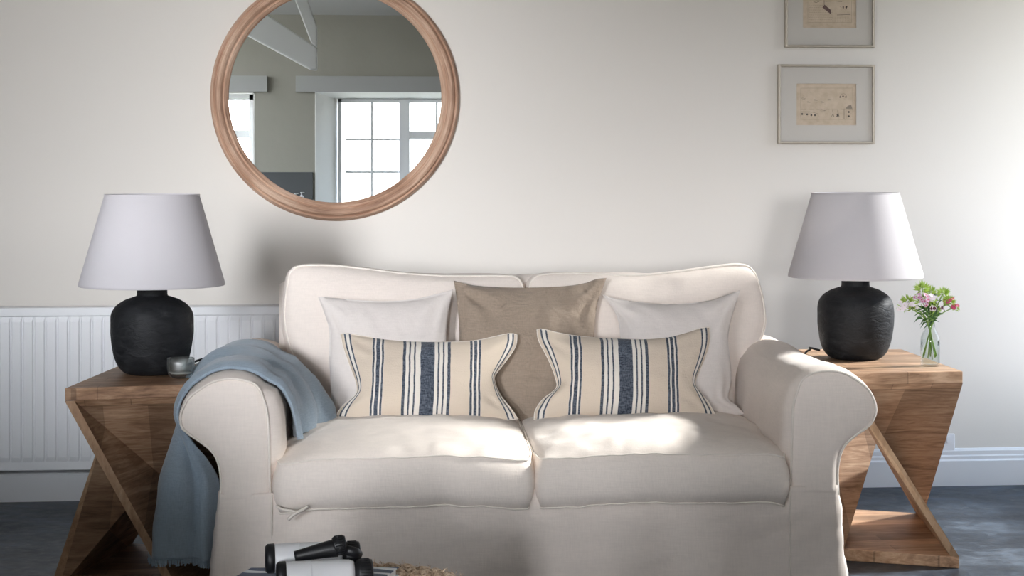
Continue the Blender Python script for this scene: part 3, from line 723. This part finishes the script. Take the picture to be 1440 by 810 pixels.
pillow('oblong cream cushion with navy stripes standing on the right seat',
       [(755, 464), (763, 463), (794, 470), (826, 474), (871, 477.5), (906, 478.5), (938, 475), (967, 467), (987, 461), (998, 460)],
       [(998, 460), (998, 482), (991, 505), (980, 530), (979, 543), (988, 555), (1001, 574), (1007, 588)],
       [(751, 590), (775, 591), (810, 589), (855, 588), (920, 590), (970, 591), (1007, 588)], [(755, 464), (758, 480), (771, 505), (781, 531), (782, 546), (763, 562), (753, 577), (751, 590)],
       4.79, 4.90, MT['stripe'], .062, .045, 5, k=6.0, corner=.0035, q=.6, seam=True)

# ================================================================== BLANKET over the left arm
bl = empty('blanket', SO, 'folded blue-grey wool blanket draped over the left sofa arm, fringed hem', 'blanket', rz=math.radians(-1))
def sstep(x, a, b_): t = min(1, max(0, (x - a) / (b_ - a))); return t * t * (3 - 2 * t)
Q = smooth_line([V(q) for q in ((-.812, .085, 0), (-.838, .040, 0), (-.868, .058, 0), (-.898, .018, 0), (-.938, .030, 0), (-.958, .10, 0), (-.950, .17, 0), (-.962, .25, 0), (-.950, .34, 0), (-.955, .43, 0))], 81)
def over_arm(s, y):                          # point and outward normal on the arm, s from the seat side to the roll's outer side
    pts = section(-1, y); i0 = next(i for i, p in enumerate(pts) if p.z > .40); i1 = max(i for i, p in enumerate(pts) if p.z > .475)
    f = i0 + (i1 - i0) * s; i = min(len(pts) - 2, int(f)); p = pts[i].lerp(pts[i + 1], f - i); t = (pts[i + 1] - pts[i - 1]).normalized()
    n_ = V((t.z, 0, -t.x)); 
    if n_.dot(p - V((-.78, y, .47))) < 0: n_ = -n_
    return p, n_
vs, fs = [], []; ns, ntt = 110, 80; SB = .60
for j in range(ntt + 1):
    t = j / ntt
    for i in range(ns + 1):
        s = i / ns; top = math.sin(math.pi * min(1, s / SB))
        y = (.125 - .055 * min(1, s / .25)) * (1 - t) + (.46 + .16 * top) * t
        hang = max(0, (s - SB) / (1 - SB)); inn = sstep(.26 - s, 0, .24)
        p, n_ = over_arm(min(1, s / SB), y)
        o_ = .007 + .009 * sstep(t, 0, .06) * (1 - hang) + .006 * math.sin(t * 9 + s * 5) * sstep(t, .05, .3) + .010 * top * sstep(t, .2, .6)
        o_ += .0045 * math.sin(t * 26 + 2.2 * s + 1.5 * math.sin(s * 7)) * sstep(t, .08, .3) + .004 * fn(s * 9, t * 6, 8, 1, 2)
        o_ += inn * (.012 + .072 * sstep(t, .1, .85) + .012 * math.sin(t * 16 + 1)) + .004 * fn(s * 4, t * 4, 2, 1, 3)
        q = p + n_ * o_
        if hang > 0:
            g = Q[j]; bl_ = sstep(hang, -.05, .5); z = .470 - .350 * hang
            out = max(0, (-g.x - .85) / .1); fx = g.x - .030 * hang ** 1.5 * min(1, out) + .006 * math.sin(t * 30 + hang * 3) * hang
            fy = g.y + .010 * math.sin(t * 24 + hang * 2) * hang
            q = V((q.x * (1 - bl_) + fx * bl_, q.y * (1 - bl_) + fy * bl_, min(q.z, z) + .012 * math.sin(t * 7) * hang - .02 * hang * (1 - t)))
            q.x += .004 * fn(t * 5, hang * 3, 1, 1, 2)
        vs.append(q)
vs = [vs[j * (ns + 1) + i] for i in range(ns + 1) for j in range(ntt + 1)]
for i in range(ns):
    for j in range(ntt): k = i * (ntt + 1) + j; fs.append((k, k + 1, k + ntt + 2, k + ntt + 1))
o = recalc(link_mesh('cloth', vs, fs, MT['blanket'], bl)); md = o.modifiers.new('s', 'SOLIDIFY'); md.thickness = .008; md.offset = 0
fr = []
for j in range(0, (ntt) * 3):
    t = j / (ntt * 3); f = t * ntt; i0 = int(f); p = vs[ns * (ntt + 1) + i0].lerp(vs[ns * (ntt + 1) + i0 + 1], f - i0)
    q = p + V((random.uniform(-.004, .004), random.uniform(-.003, .003), -random.uniform(.012, .02)))
    fr.append(tube([p + V((0, 0, .004)), (p + q) / 2, q], .0022, 4))
link_mesh('fringe', *weld(fr), MT['blanket'], bl, False)['kind'] = 'stuff'

# ================================================================== SIDE TABLES
def side_table(top, base, label, sfx=''):
    ht, th = .55, .033
    c = sum((p for p in top), V()) / 4; e = empty('side_table', (c.x, c.y, 0), label, 'table', 'twisted wooden side tables')
    def slab(q, z0, z1, nm, m_):
        vs = [V((p.x - c.x, p.y - c.y, z0)) for p in q] + [V((p.x - c.x, p.y - c.y, z1)) for p in q]
        o = recalc(link_mesh(nm, vs, [(0, 1, 2, 3), (4, 5, 6, 7), (0, 1, 5, 4), (1, 2, 6, 5), (2, 3, 7, 6), (3, 0, 4, 7)], m_, e, False)); bevel(o, .0022, 2); return o
    slab(top, ht - th, ht, 'table_top', MT['wood_top' + sfx]); slab(base, 0, th, 'base_board', MT['wood_top' + sfx])
    T = [V((p.x - c.x, p.y - c.y, ht - th)) for p in top]; B = [V((p.x - c.x, p.y - c.y, th)) for p in base]    # FL FR BR BL
    tk = .030
    for (a, b_, c2, d_, b_nx, c_nx, d_nx) in ((T[0], T[1], B[2], B[1], T[2], B[3], B[0]), (T[2], T[3], B[0], B[3], T[0], B[1], B[2])):
        # two boards meeting along the fold from a top corner to the far base corner
        w_ = .024
        def tow(p, q, k): return p + (q - p).normalized() * k
        a1, b1, c1, d1 = tow(a, b_, w_), b_, c2, d_
        a2, b2, c3, d3 = a, tow(b_, b_nx, tk), tow(c2, c_nx, w_), tow(d_, d_nx, w_)
        vs = [a1, b1, c1, d1, a2, b2, c3, d3]
        fs = [(0, 1, 2), (0, 2, 3), (4, 6, 5), (4, 7, 6), (0, 4, 5, 1), (1, 5, 6, 2), (2, 6, 7, 3), (3, 7, 4, 0)]
        o = recalc(link_mesh('side_panel', vs, fs, None, e, False, mats=[MT['wood_side' + sfx], MT['wood_edge' + sfx]], fmat=[0, 0, 0, 0, 0, 1, 0, 1]))
    return e
zt = .55
Lt = [G(91, 546, zt), G(283, 540, zt), G(338, 511, zt), G(172, 512, zt)]
Lb = [G(70, 846), G(252, 849), G(352, 792), G(176, 779)]
side_table(Lt, Lb, 'twisted reclaimed-wood side table left of the sofa, half behind the blanket')
Rt = [G(1185, 525, zt), G(1354, 522, zt), G(1268, 491, zt), G(1122, 491, zt)]
zb = .033; bFR, bBR, bBL = G(1349, 783, zb), G(1299, 722, zb), G(1192, 715.5, zb)
Rb = [bFR + (bBL - bBR) * 1.45, bFR, bBR, bBR + (bBL - bBR) * 1.12]
side_table(Rt, Rb, 'twisted reclaimed-wood side table right of the sofa, carrying the flowers', '_pale')

# ================================================================== LAMPS
def lamp(p, label, cord):
    e = empty('table_lamp', (p.x, p.y, .55), label, 'lamp', 'black clay table lamps')
    pr = [(0, 0), (.062, 0), (.078, .006), (.094, .025), (.105, .055), (.1115, .10), (.113, .13), (.112, .158), (.107, .174), (.095, .190), (.075, .203), (.055, .2105), (.0440, .2145), (.0415, .2185), (.0405, .252), (.0385, .254), (0, .254)]
    sp2 = smooth_line([V((a, 0, b_)) for a, b_ in pr[1:-1]], 60); prf = [(0, 0)] + [(v.x, max(0, v.z)) for v in sp2] + [(0, .254)]
    vs, fs = lathe(prf, 72)
    vs = [v + V((v.x, v.y, 0)) * (.012 * fn(v.x * 12, v.y * 12, v.z * 12)) for v in vs]
    link_mesh('lamp_base', vs, fs, MT['black_clay'], e)
    link_mesh('stem', *lathe([(.011, .25), (.011, .30), (.018, .302), (.018, .36), (0, .36)], 20), MT['brass'], e)
    sh = [(.1975, .243), (.1285, .494)]; t_ = .0022
    vs, fs = lathe([(.1975, .243), (.1985, .244), (.1985, .250), (.1285 + (.1975 - .1285) * .016, .490), (.1298, .490), (.1298, .495), (.1270, .495), (.1262, .490), (.1960, .248), (.1960, .243)], 96)
    vs_, fs_ = vs, fs[:-2]; n = 96; fs_ = fs_ + [(9 * n + i, 9 * n + (i + 1) % n, (i + 1) % n, i) for i in range(n)]
    o = recalc(link_mesh('lamp_shade', vs_, fs_, MT['shade'], e)); md = o.modifiers.new('e', 'EDGE_SPLIT'); md.split_angle = .8
    ring = [V((.127 * math.cos(a), .127 * math.sin(a), .490)) for a in [k * math.pi / 24 for k in range(48)]]
    sp3 = [tube([V((.016 * math.cos(a), .016 * math.sin(a), .365)), V((.127 * math.cos(a), .127 * math.sin(a), .488))], .0018, 6) for a in (0, 2.09, 4.19)]
    link_mesh('shade_carrier', *weld([tube(ring, .002, 6, True)] + sp3 + [lathe([(.018, .355), (.018, .37), (0, .37)], 16)]), MT['brass'], e)
    link_mesh('bulb', *lathe([(.012, .36), (.014, .375), (.027, .40), (.030, .42), (.026, .442), (.012, .455), (0, .457)], 24), mat('bulb_glass', (.8, .8, .78), .3), e)
    link_mesh('cord', *tube(smooth_line([V(q) - e.location for q in cord], 30), .0032, 8), MT['black'], e)
gl = G(216, 531, zt); dl = gl.normalized(); pl_ = V((gl.x + .018, gl.y + .098, zt)); pL = V((W(214, 500, gl.y + .098).x, gl.y + .098, zt))
yl = pL.y
lamp(pL, 'black clay lamp with a white tapered shade, beside the glass on the left table',
     [V((pL.x + .09, yl + .05, .567)), V((pL.x + .12, yl + .06, .578)), W(295, 503, yl + .06), W(312, 508, yl + .05), W(330, 522, yl + .04), W(345, 560, yl + .10), W(350, 640, yl + .2)])
gr = G(1203, 509.5, zt); yr = gr.y + .10; pR = V((W(1203, 480, yr).x, yr, zt))
lamp(pR, 'black clay lamp with a white tapered shade, beside the flowers on the right table',
     [V((pR.x - .10, yr + .03, .572)), V((pR.x - .125, yr + .05, .578)), W(1140, 491, yr + .06), W(1132, 497, yr + .08), W(1125, 520, yr + .12), W(1122, 600, yr + .2)])

# ================================================================== GLASS on the left table
p = G(253, 533, zt); 
e = empty('glass_tumbler', (p.x, p.y + .026, zt), 'small frosted glass votive cup beside the left lamp base', 'glass')
pr = [(0, .0), (.022, 0), (.029, .004), (.034, .012), (.0365, .024), (.037, .040), (.0365, .054), (.0345, .054), (.0345, .040), (.033, .022), (.027, .011), (0, .009)]
link_mesh('glass_cup', *lathe(pr, 48), MT['frost'], e)
link_mesh('candle', *lathe([(0, .0095), (.024, .0105), (.030, .014), (.031, .017), (0, .017)], 32), mat('candle_wax', (.62, .60, .56), .5), e)

# ================================================================== FLOWERS
p = G(1308, 515.5, zt); vy = p.y + .020; vx = W(1308, 500, vy).x
vase = empty('flower_vase', (vx, vy, zt), 'small clear glass bottle of water holding the flowers, on the right table', 'vase')
pr = [(0, 0), (.024, 0), (.027, .004), (.0272, .070), (.0262, .082), (.022, .094), (.0155, .104), (.0138, .112), (.0138, .126), (.0155, .129), (.0155, .132), (.0135, .132), (.012, .127), (.012, .112), (.0138, .103), (.0205, .092), (.0245, .080), (.0254, .070), (.0252, .008), (.022, .005), (0, .005)]
link_mesh('bottle_glass', *lathe(pr, 40), MT['glass'], vase)
link_mesh('water', *lathe([(0, .0055), (.0245, .008), (.0248, .074), (0, .0745)], 40), MT['water'], vase)
def petal_disc(c, n_, r, k=5, lobed=.25, seg=20, cup=.25):
    n_ = n_.normalized(); a = n_.orthogonal().normalized(); b_ = n_.cross(a); vs = [c - n_ * r * cup]; fs = []
    for i in range(seg):
        t = 2 * math.pi * i / seg; rr = r * (1 - lobed + lobed * abs(math.cos(t * k / 2)) ** .5 + .06 * math.cos(t * 15)); vs.append(c + a * rr * math.cos(t) + b_ * rr * math.sin(t))
    fs = [(0, 1 + i, 1 + (i + 1) % seg) for i in range(seg)]; return vs, fs
def spike(c, d, l, w):
    d = d.normalized(); a = d.orthogonal().normalized(); b_ = d.cross(a)
    m1 = c + d * l * .5 + a * .15 * w; tip = c + d * l + V((0, 0, l * .1))
    return [c, m1 + a * w / 2, tip, m1 - a * w / 2, m1 + b_ * w * .28], [(0, 1, 4), (1, 2, 4), (2, 3, 4), (3, 0, 4)]
def flower(px, py, dy, kind, label, size=1.0):
    hd = W(px, py, vy + dy) - vase.location; size *= 1.3
    e = empty('cut_flower', vase.location, label, 'flower', 'sweet william stems in the glass bottle')
    foot = V((random.uniform(-.015, .015), random.uniform(-.014, .014), .014 + random.uniform(0, .018)))
    neck = V((hd.x * .13, hd.y * .1, .125)); foot = V((-hd.x * .35 + foot.x * .5, foot.y, foot.z))
    foot.x = max(-.02, min(.02, foot.x))
    pth = smooth_line([foot, neck, neck.lerp(hd, .5) + V((0, 0, .008)), hd], 18)
    link_mesh('stem', *tube(pth, .0016, 6), MT['stem'], e)
    if kind == 'bud':
        g = []
        for k in range(110):
            d = V((random.gauss(0, 1), random.gauss(0, 1), random.gauss(.4, .7))).normalized(); g.append(spike(hd + d * .005 * size, d, random.uniform(.008, .0135) * size, .0042))
        link_mesh('flower_head', *weld(g), MT['bract'], e, False)
    else:
        g, h_, ey = [], [], []
        for k in range(38):
            d = V((random.gauss(0, 1), random.gauss(-.1, .8), random.gauss(.1, .6))).normalized(); g.append(spike(hd - V((0, 0, .004)) + d * .004, d, random.uniform(.012, .019) * size, .0035))
        link_mesh('calyx', *weld(g), MT['bract'], e, False)
        cnt = {'pink': 24, 'white': 13, 'magenta': 6, 'plum': 4}[kind]
        for k in range(cnt):
            d = V((random.gauss(0, 1), random.gauss(-.6, .6), random.gauss(.35, .6))).normalized(); c_ = hd + V((d.x * .018, d.y * .014, d.z * .013)) * size
            fd = (d + V((0, -.7, .15))).normalized(); r_ = .0062 * random.uniform(.85, 1.15) * (1.25 if kind == 'plum' else 1)
            h_.append(petal_disc(c_, fd, r_)); 
            if kind in ('plum', 'pink'): ey.append(petal_disc(c_ + fd * .0009, fd, r_ * (.72 if kind == 'plum' else .3), 5, .1, 12))
        mm_ = {'pink': MT['pink'], 'white': MT['white_petal'], 'magenta': MT['magenta'], 'plum': MT['white_petal']}[kind]
        o = link_mesh('petals', *weld(h_), mm_, e, False)
        if ey: link_mesh('petal_centre', *weld(ey), MT['plum'] if kind == 'plum' else MT['magenta'], e, False)
    lv = []
    for k in range(5):
        t = random.uniform(.45, .95); b0 = pth[int(t * 17)]; sd = random.choice((-1, 1)); dr = V((sd * random.uniform(.3, 1), random.uniform(-.6, .6), random.uniform(-.5, .6))).normalized()
        ln = random.uniform(.022, .038); w_ = .006; md_ = b0 + dr * ln * .5 + V((0, 0, .004)); tip = b0 + dr * ln - V((0, 0, .006)); sd_ = dr.cross(V((0, 1, 0))).normalized() * w_ / 2
        if b0.z < .118: continue
        lv.append(([b0, md_ + sd_, tip, md_ - sd_, md_ + V((0, .001, 0))], [(0, 1, 4), (1, 2, 4), (2, 3, 4), (3, 0, 4)]))
    if lv: link_mesh('leaves', *weld(lv), MT['leaf'], e, False)
flower(1297, 407, .0, 'bud', 'spiky green budded stem, topmost in the glass bottle', 1.25)
flower(1308, 411, .015, 'bud', 'spiky green budded stem just right of the topmost one', 1.0)
flower(1326, 413, .0, 'bud', 'bright green budded stem, upper right of the bunch', 1.1)
flower(1334, 424, -.01, 'bud', 'green budded stem lowest on the right of the bunch', 1.0)
flower(1276, 424, .0, 'bud', 'green budded stem on the far left of the bunch', 1.0)
flower(1296, 422, -.02, 'pink', 'mauve pink flower cluster in the middle of the bunch', 1.1)
flower(1271, 430, -.005, 'white', 'pale pink flower sprig, leftmost of the bunch', .95)
flower(1309, 421, -.02, 'white', 'pale white flower cluster right of the mauve one', .8)
flower(1283, 431, -.015, 'white', 'small pale flower sprig between left bud and mauve cluster', .7)
flower(1317, 433, -.025, 'plum', 'dark plum flower with white rims, front of the bunch', .7)
flower(1336, 424, -.01, 'magenta', 'deep pink flower on the upper right of the bunch', .75)
flower(1344, 432, -.005, 'magenta', 'small deep pink flower, rightmost of the bunch', .45)
# leafy collar above the neck
lv = []
for k in range(46):
    t = random.random(); b0 = V((random.uniform(-.02, .02) * t, random.uniform(-.02, .02) * t, .13 + .05 * t)); dr = V((random.gauss(0, .5), random.gauss(0, .5), random.uniform(-.1, 1.2))).normalized()
    ln = random.uniform(.02, .036); sd_ = dr.cross(V((random.uniform(-.4, .4), 1, 0))).normalized() * .0035; md_ = b0 + dr * ln * .5
    lv.append(([b0, md_ + sd_, b0 + dr * ln, md_ - sd_], [(0, 1, 2), (0, 2, 3)]))
o = link_mesh('foliage', [v + vase.location for v in weld(lv)[0]], weld(lv)[1], MT['leaf'], None, False)
tag(o, 'dark green leaves crowding the neck of the glass bottle', 'foliage', kind='stuff')

# ================================================================== POUF, BOOK, BINOCULARS in front
zp = .350; pc = G(505, 815, zp); pc = V((W(512, 800, 3.12).x, 3.12, 0))
pouf = empty('pouf', pc, 'round braided jute pouf at the bottom edge of the photo, in front of the sofa', 'pouf')
vs, fs = [], []
R_p = .196; rows_ = []
for k in range(14):                           # coils of braid from floor to rim, then inwards
    pass
def coil(r, z, rr, ph):
    pts = []
    n = max(24, int(r * 2 * math.pi / .006))
    vs_, fs_ = [], []
    for i in range(n):
        a = 2 * math.pi * i / n; w_ = rr * (1 + .22 * math.sin(i * 1.05 + ph)); ja = .0016 * fn(i * .7, z * 40, ph)
        for k in range(7):
            q = 2 * math.pi * k / 7; R2 = r + w_ * math.cos(q) + ja
            vs_.append(V((R2 * math.cos(a), R2 * math.sin(a), z + w_ * math.sin(q) + ja)))
    for i in range(n):
        j = (i + 1) % n
        for k in range(7): fs_.append((i * 7 + k, i * 7 + (k + 1) % 7, j * 7 + (k + 1) % 7, j * 7 + k))
    return vs_, fs_
cs = []
for k in range(15): z = .012 + k * .0221; cs.append(coil(R_p + .012 * math.sin(math.pi * k / 14) - (.006 if k == 14 else 0), z, .0115, k))
for k in range(9): cs.append(coil(R_p - .016 - k * .0205, 0.343, .0115, k + 30))
link_mesh('woven_cover', *weld(cs), MT['jute'], pouf)
fz = []
for k in range(420):
    a = random.uniform(0, 6.28); r_ = R_p * math.sqrt(random.uniform(.25, 1.05)); b0 = V((r_ * math.cos(a), r_ * math.sin(a), .349)); d = V((random.gauss(0, .6), random.gauss(0, .6), 1)).normalized()
    fz.append(tube([b0, b0 + d * .006, b0 + d * random.uniform(.007, .013) + V((random.gauss(0, .003), 0, 0))], .0006, 3))
link_mesh('stray_fibres', *weld(fz), MT['jute'], pouf, False)['kind'] = 'stuff'
link_mesh('core', *lathe([(R_p - .015, .01), (R_p - .015, .33), (0, .33)], 40), MT['jute'], pouf)
# book under the binoculars
bk = empty('book', (0, 0, 0), 'slim book with a navy and white patterned cover, under the binoculars on the pouf', 'book')
zq = zp + .020
A = G(561, 797, zq); Bq = G(352, 806, zq); t = (A - Bq); ln = .245; ux = V((1, -.06, 0)).normalized(); uy = V((-.35, -.94, 0)).normalized()
q4 = [A, A - ux * .275, A - ux * .275 + uy * .19, A + uy * .19]
bk.location = (sum(q4, V()) / 4) - V((0, 0, .016)); bo = bk.location
def slabq(q, z0, z1): 
    vs = [V((p.x - bo.x, p.y - bo.y, z0)) for p in q] + [V((p.x - bo.x, p.y - bo.y, z1)) for p in q]
    return vs, [(0, 3, 2, 1), (4, 5, 6, 7), (0, 1, 5, 4), (1, 2, 6, 5), (2, 3, 7, 6), (3, 0, 4, 7)]
cen = sum(q4, V()) / 4; qi = [cen + (p - cen) * .965 for p in q4]
recalc(link_mesh('cover', *weld([slabq(q4, 0, .002), slabq(q4, .014, .016)]), MT['bookcover'], bk, False))
recalc(link_mesh('pages', *slabq(qi, .002, .014), MT['page'], bk, False))
# binoculars
ang = math.radians(8); fy = 3.02
bc = W(446, 800, 3.06); zb0 = zp + .021
bi = empty('binoculars', (bc.x, 3.06, zb0), 'black and white binoculars lying on the book on the jute pouf', 'binoculars', rz=math.radians(6))
RY = Matrix.Rotation(math.pi / 2, 3, 'Y')      # tube axis along +x (eyepieces to the right)
def ax(prof, y, z, n=40): vs, fs = lathe(prof, n); return [RY @ v + V((0, y, z)) for v in vs], fs
for (y, z, sx0) in ((-.034, .0265, .004), (.030, .0445, -.012)):
    o = link_mesh('barrel', *ax([(.0, -.068 + sx0), (.0235, -.068 + sx0), (.0255, -.064 + sx0), (.0262, -.02 + sx0), (.0258, .03 + sx0), (.0245, .050 + sx0), (.021, .058 + sx0), (0, .058 + sx0)], y, z), MT['whiteplastic'], bi)
    c_ = link_mesh('lens_cap', *ax([(0, -.078 + sx0), (.022, -.078 + sx0), (.0262, -.074 + sx0), (.0268, -.062 + sx0), (.024, -.0615 + sx0), (0, -.0615 + sx0)], y, z), MT['black'], o)
    link_mesh('grip', *ax([(.0259, -.020 + sx0), (.0266, -.019 + sx0), (.0266, -.0175 + sx0), (.0259, -.0165 + sx0)], y, z), MT['whiteplastic'], o)
    ey = link_mesh('eyepiece', *ax([(.018, .056 + sx0), (.0185, .062 + sx0), (.0235, .064 + sx0), (.0245, .068 + sx0), (.0245, .086 + sx0), (.0235, .090 + sx0), (.0200, .091 + sx0), (.0165, .085 + sx0), (0, .084 + sx0)], y, z), MT['black'], bi)
    rg = [tube([RY @ V((.0248 * math.cos(a), .0248 * math.sin(a), .069 + sx0)) + V((0, y, z)), RY @ V((.0248 * math.cos(a), .0248 * math.sin(a), .085 + sx0)) + V((0, y, z))], .0008, 4) for a in [k * math.pi / 14 for k in range(28)]]
    link_mesh('knurling', *weld(rg), MT['black'], ey)
hp = smooth_line([V((-.040, .000, .0535)), V((-.015, -.001, .058)), V((.015, -.002, .0635)), V((.035, -.002, .066))], 14)
link_mesh('bridge', *tube(hp, .0145, 18, taper=lambda t: .62 + .5 * t), MT['black'], bi)
wm = Matrix.Rotation(math.radians(-7), 3, 'Y')
vs, fs = lathe([(0, .028), (.0145, .028), (.0165, .031), (.0165, .048), (.0150, .051), (0, .051)], 36); vs = [wm @ (RY @ v) + V((0, -.002, .0655)) for v in vs]
fw_ = link_mesh('focus_wheel', vs, fs, MT['black'], bi)
rg = []
for k in range(22):
    a = 2 * math.pi * k / 22; rg.append(tube([wm @ (RY @ V((.0167 * math.cos(a), .0167 * math.sin(a), zz))) + V((0, -.002, .0655)) for zz in (.032, .047)], .0011, 4))
link_mesh('knurling', *weld(rg), MT['black'], fw_)
link_mesh('axle', *tube([V((.048, -.002, .0625)), V((.068, .000, .056)), V((.074, .008, .050))], .009, 12), MT['black'], bi)
link_mesh('strap', *tube(smooth_line([V((.045, -.0605, .018)), V((.052, -.066, .022)), V((.050, -.064, .012)), V((.060, -.075, .002)), V((.03, -.095, .002))], 20), .0028, 6), MT['black'], bi)

# ================================================================== LIGHT
SKY, HAZE, SKY_BOOST_L, SUN = 5.8, -.62, 16.0, 5.0
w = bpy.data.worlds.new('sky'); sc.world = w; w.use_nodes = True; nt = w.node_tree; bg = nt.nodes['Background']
tcw = nt.nodes.new('ShaderNodeTexCoord'); sxw = nt.nodes.new('ShaderNodeSeparateXYZ'); nt.links.new(tcw.outputs['Generated'], sxw.inputs[0])
rp = nt.nodes.new('ShaderNodeValToRGB'); e_ = rp.color_ramp.elements
mp_ = nt.nodes.new('ShaderNodeMapRange'); mp_.inputs[1].default_value = -1; mp_.inputs[2].default_value = 1; nt.links.new(sxw.outputs[2], mp_.inputs[0])
e_[0].position = .0; e_[0].color = (.16, .16, .14, 1); e_[1].position = .49; e_[1].color = (.26, .26, .24, 1)
for p_, c_ in ((.51, (.98, .965, 1.0)), (.7, (.86, .92, 1.0)), (1.0, (.58, .76, 1.0))):
    k = e_.new(p_); k.color = (*c_, 1)
nt.links.new(mp_.outputs[0], rp.inputs[0])
# sky dimmed on the sun's side, to weaken the right window's light
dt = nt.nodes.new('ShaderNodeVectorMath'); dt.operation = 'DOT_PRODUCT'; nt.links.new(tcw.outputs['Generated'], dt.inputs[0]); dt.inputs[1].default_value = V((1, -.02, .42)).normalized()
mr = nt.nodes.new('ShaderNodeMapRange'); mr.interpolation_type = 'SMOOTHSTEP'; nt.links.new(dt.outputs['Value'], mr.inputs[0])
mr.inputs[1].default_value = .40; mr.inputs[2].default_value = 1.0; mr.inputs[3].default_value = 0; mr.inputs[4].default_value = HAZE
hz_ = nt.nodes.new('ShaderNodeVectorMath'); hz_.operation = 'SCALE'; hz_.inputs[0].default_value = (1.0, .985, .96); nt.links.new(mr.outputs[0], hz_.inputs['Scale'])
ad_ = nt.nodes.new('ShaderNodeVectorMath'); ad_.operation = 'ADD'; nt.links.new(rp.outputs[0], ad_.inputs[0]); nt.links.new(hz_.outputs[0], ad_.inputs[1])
d2 = nt.nodes.new('ShaderNodeVectorMath'); d2.operation = 'DOT_PRODUCT'; nt.links.new(tcw.outputs['Generated'], d2.inputs[0]); d2.inputs[1].default_value = V((-.25, -1, .10)).normalized()  # added bright sky patch, aimed through the left window to light the sofa
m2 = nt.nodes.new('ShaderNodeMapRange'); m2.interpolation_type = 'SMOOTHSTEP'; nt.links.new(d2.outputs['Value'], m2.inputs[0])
m2.inputs[1].default_value = math.cos(math.radians(14)); m2.inputs[2].default_value = math.cos(math.radians(5)); m2.inputs[3].default_value = 1; m2.inputs[4].default_value = 1 + SKY_BOOST_L
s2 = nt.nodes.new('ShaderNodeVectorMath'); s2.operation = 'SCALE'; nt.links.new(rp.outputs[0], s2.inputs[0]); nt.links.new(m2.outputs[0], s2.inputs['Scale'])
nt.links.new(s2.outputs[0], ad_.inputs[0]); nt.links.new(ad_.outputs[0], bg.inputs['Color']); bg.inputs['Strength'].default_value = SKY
def portal(name, loc, rot, sx_, sy_):
    l = bpy.data.lights.new(name, 'AREA'); l.shape = 'RECTANGLE'; l.size = sx_; l.size_y = sy_; l.cycles.is_portal = True
    o = bpy.data.objects.new(name, l); C.objects.link(o); o.location = loc; o.rotation_euler = rot
h2 = math.pi / 2
portal('portal_window', ((aL + aR) / 2, YO - T_ - .01, (sill + hz) / 2), (h2, 0, 0), aR - aL, hz - sill)
portal('portal_window', ((bL + bR) / 2, YO - T_ - .01, (sill + hz) / 2), (h2, 0, 0), bR - bL, hz - sill)
portal('portal_window', (XL - .17, (LY0 + LY1) / 2, (LZ0 + LZ1) / 2), (h2, 0, -h2), LY1 - LY0, LZ1 - LZ0)
portal('portal_window', (XR + .30, (RY0 + RY1) / 2, (RZ0 + RZ1) / 2), (h2, 0, h2), RY1 - RY0, RZ1 - RZ0)
su = bpy.data.lights.new('sun', 'SUN'); su.energy = SUN; su.angle = math.radians(8); su.color = (1.0, .975, .94)
so = bpy.data.objects.new('sun', su); C.objects.link(so)
d = V((-1, -.16, -.55)).normalized(); so.rotation_euler = d.to_track_quat('-Z', 'Y').to_euler(); so.location = (5, 3, 4)

# ================================================================== CAMERA
cam = bpy.data.cameras.new('camera'); co = bpy.data.objects.new('camera', cam); C.objects.link(co); sc.camera = co
co.location = (0, 0, HC); co.rotation_euler = (math.pi / 2, 0, -TH); cam.sensor_width = 36; cam.lens = 36 * F / 1440; cam.shift_y = -165 / 1440; cam.clip_start = .05
sc.view_settings.view_transform = 'Standard'; sc.view_settings.look = 'None'; sc.view_settings.gamma = 1; sc.view_settings.use_curve_mapping = False
sc.view_settings.exposure = 1.0
cy = sc.cycles; cy.use_denoising = True; cy.max_bounces = 12; cy.diffuse_bounces = 8; cy.glossy_bounces = 6; cy.transparent_max_bounces = 24; cy.sample_clamp_indirect = 6; cy.caustics_reflective = False; cy.caustics_refractive = False
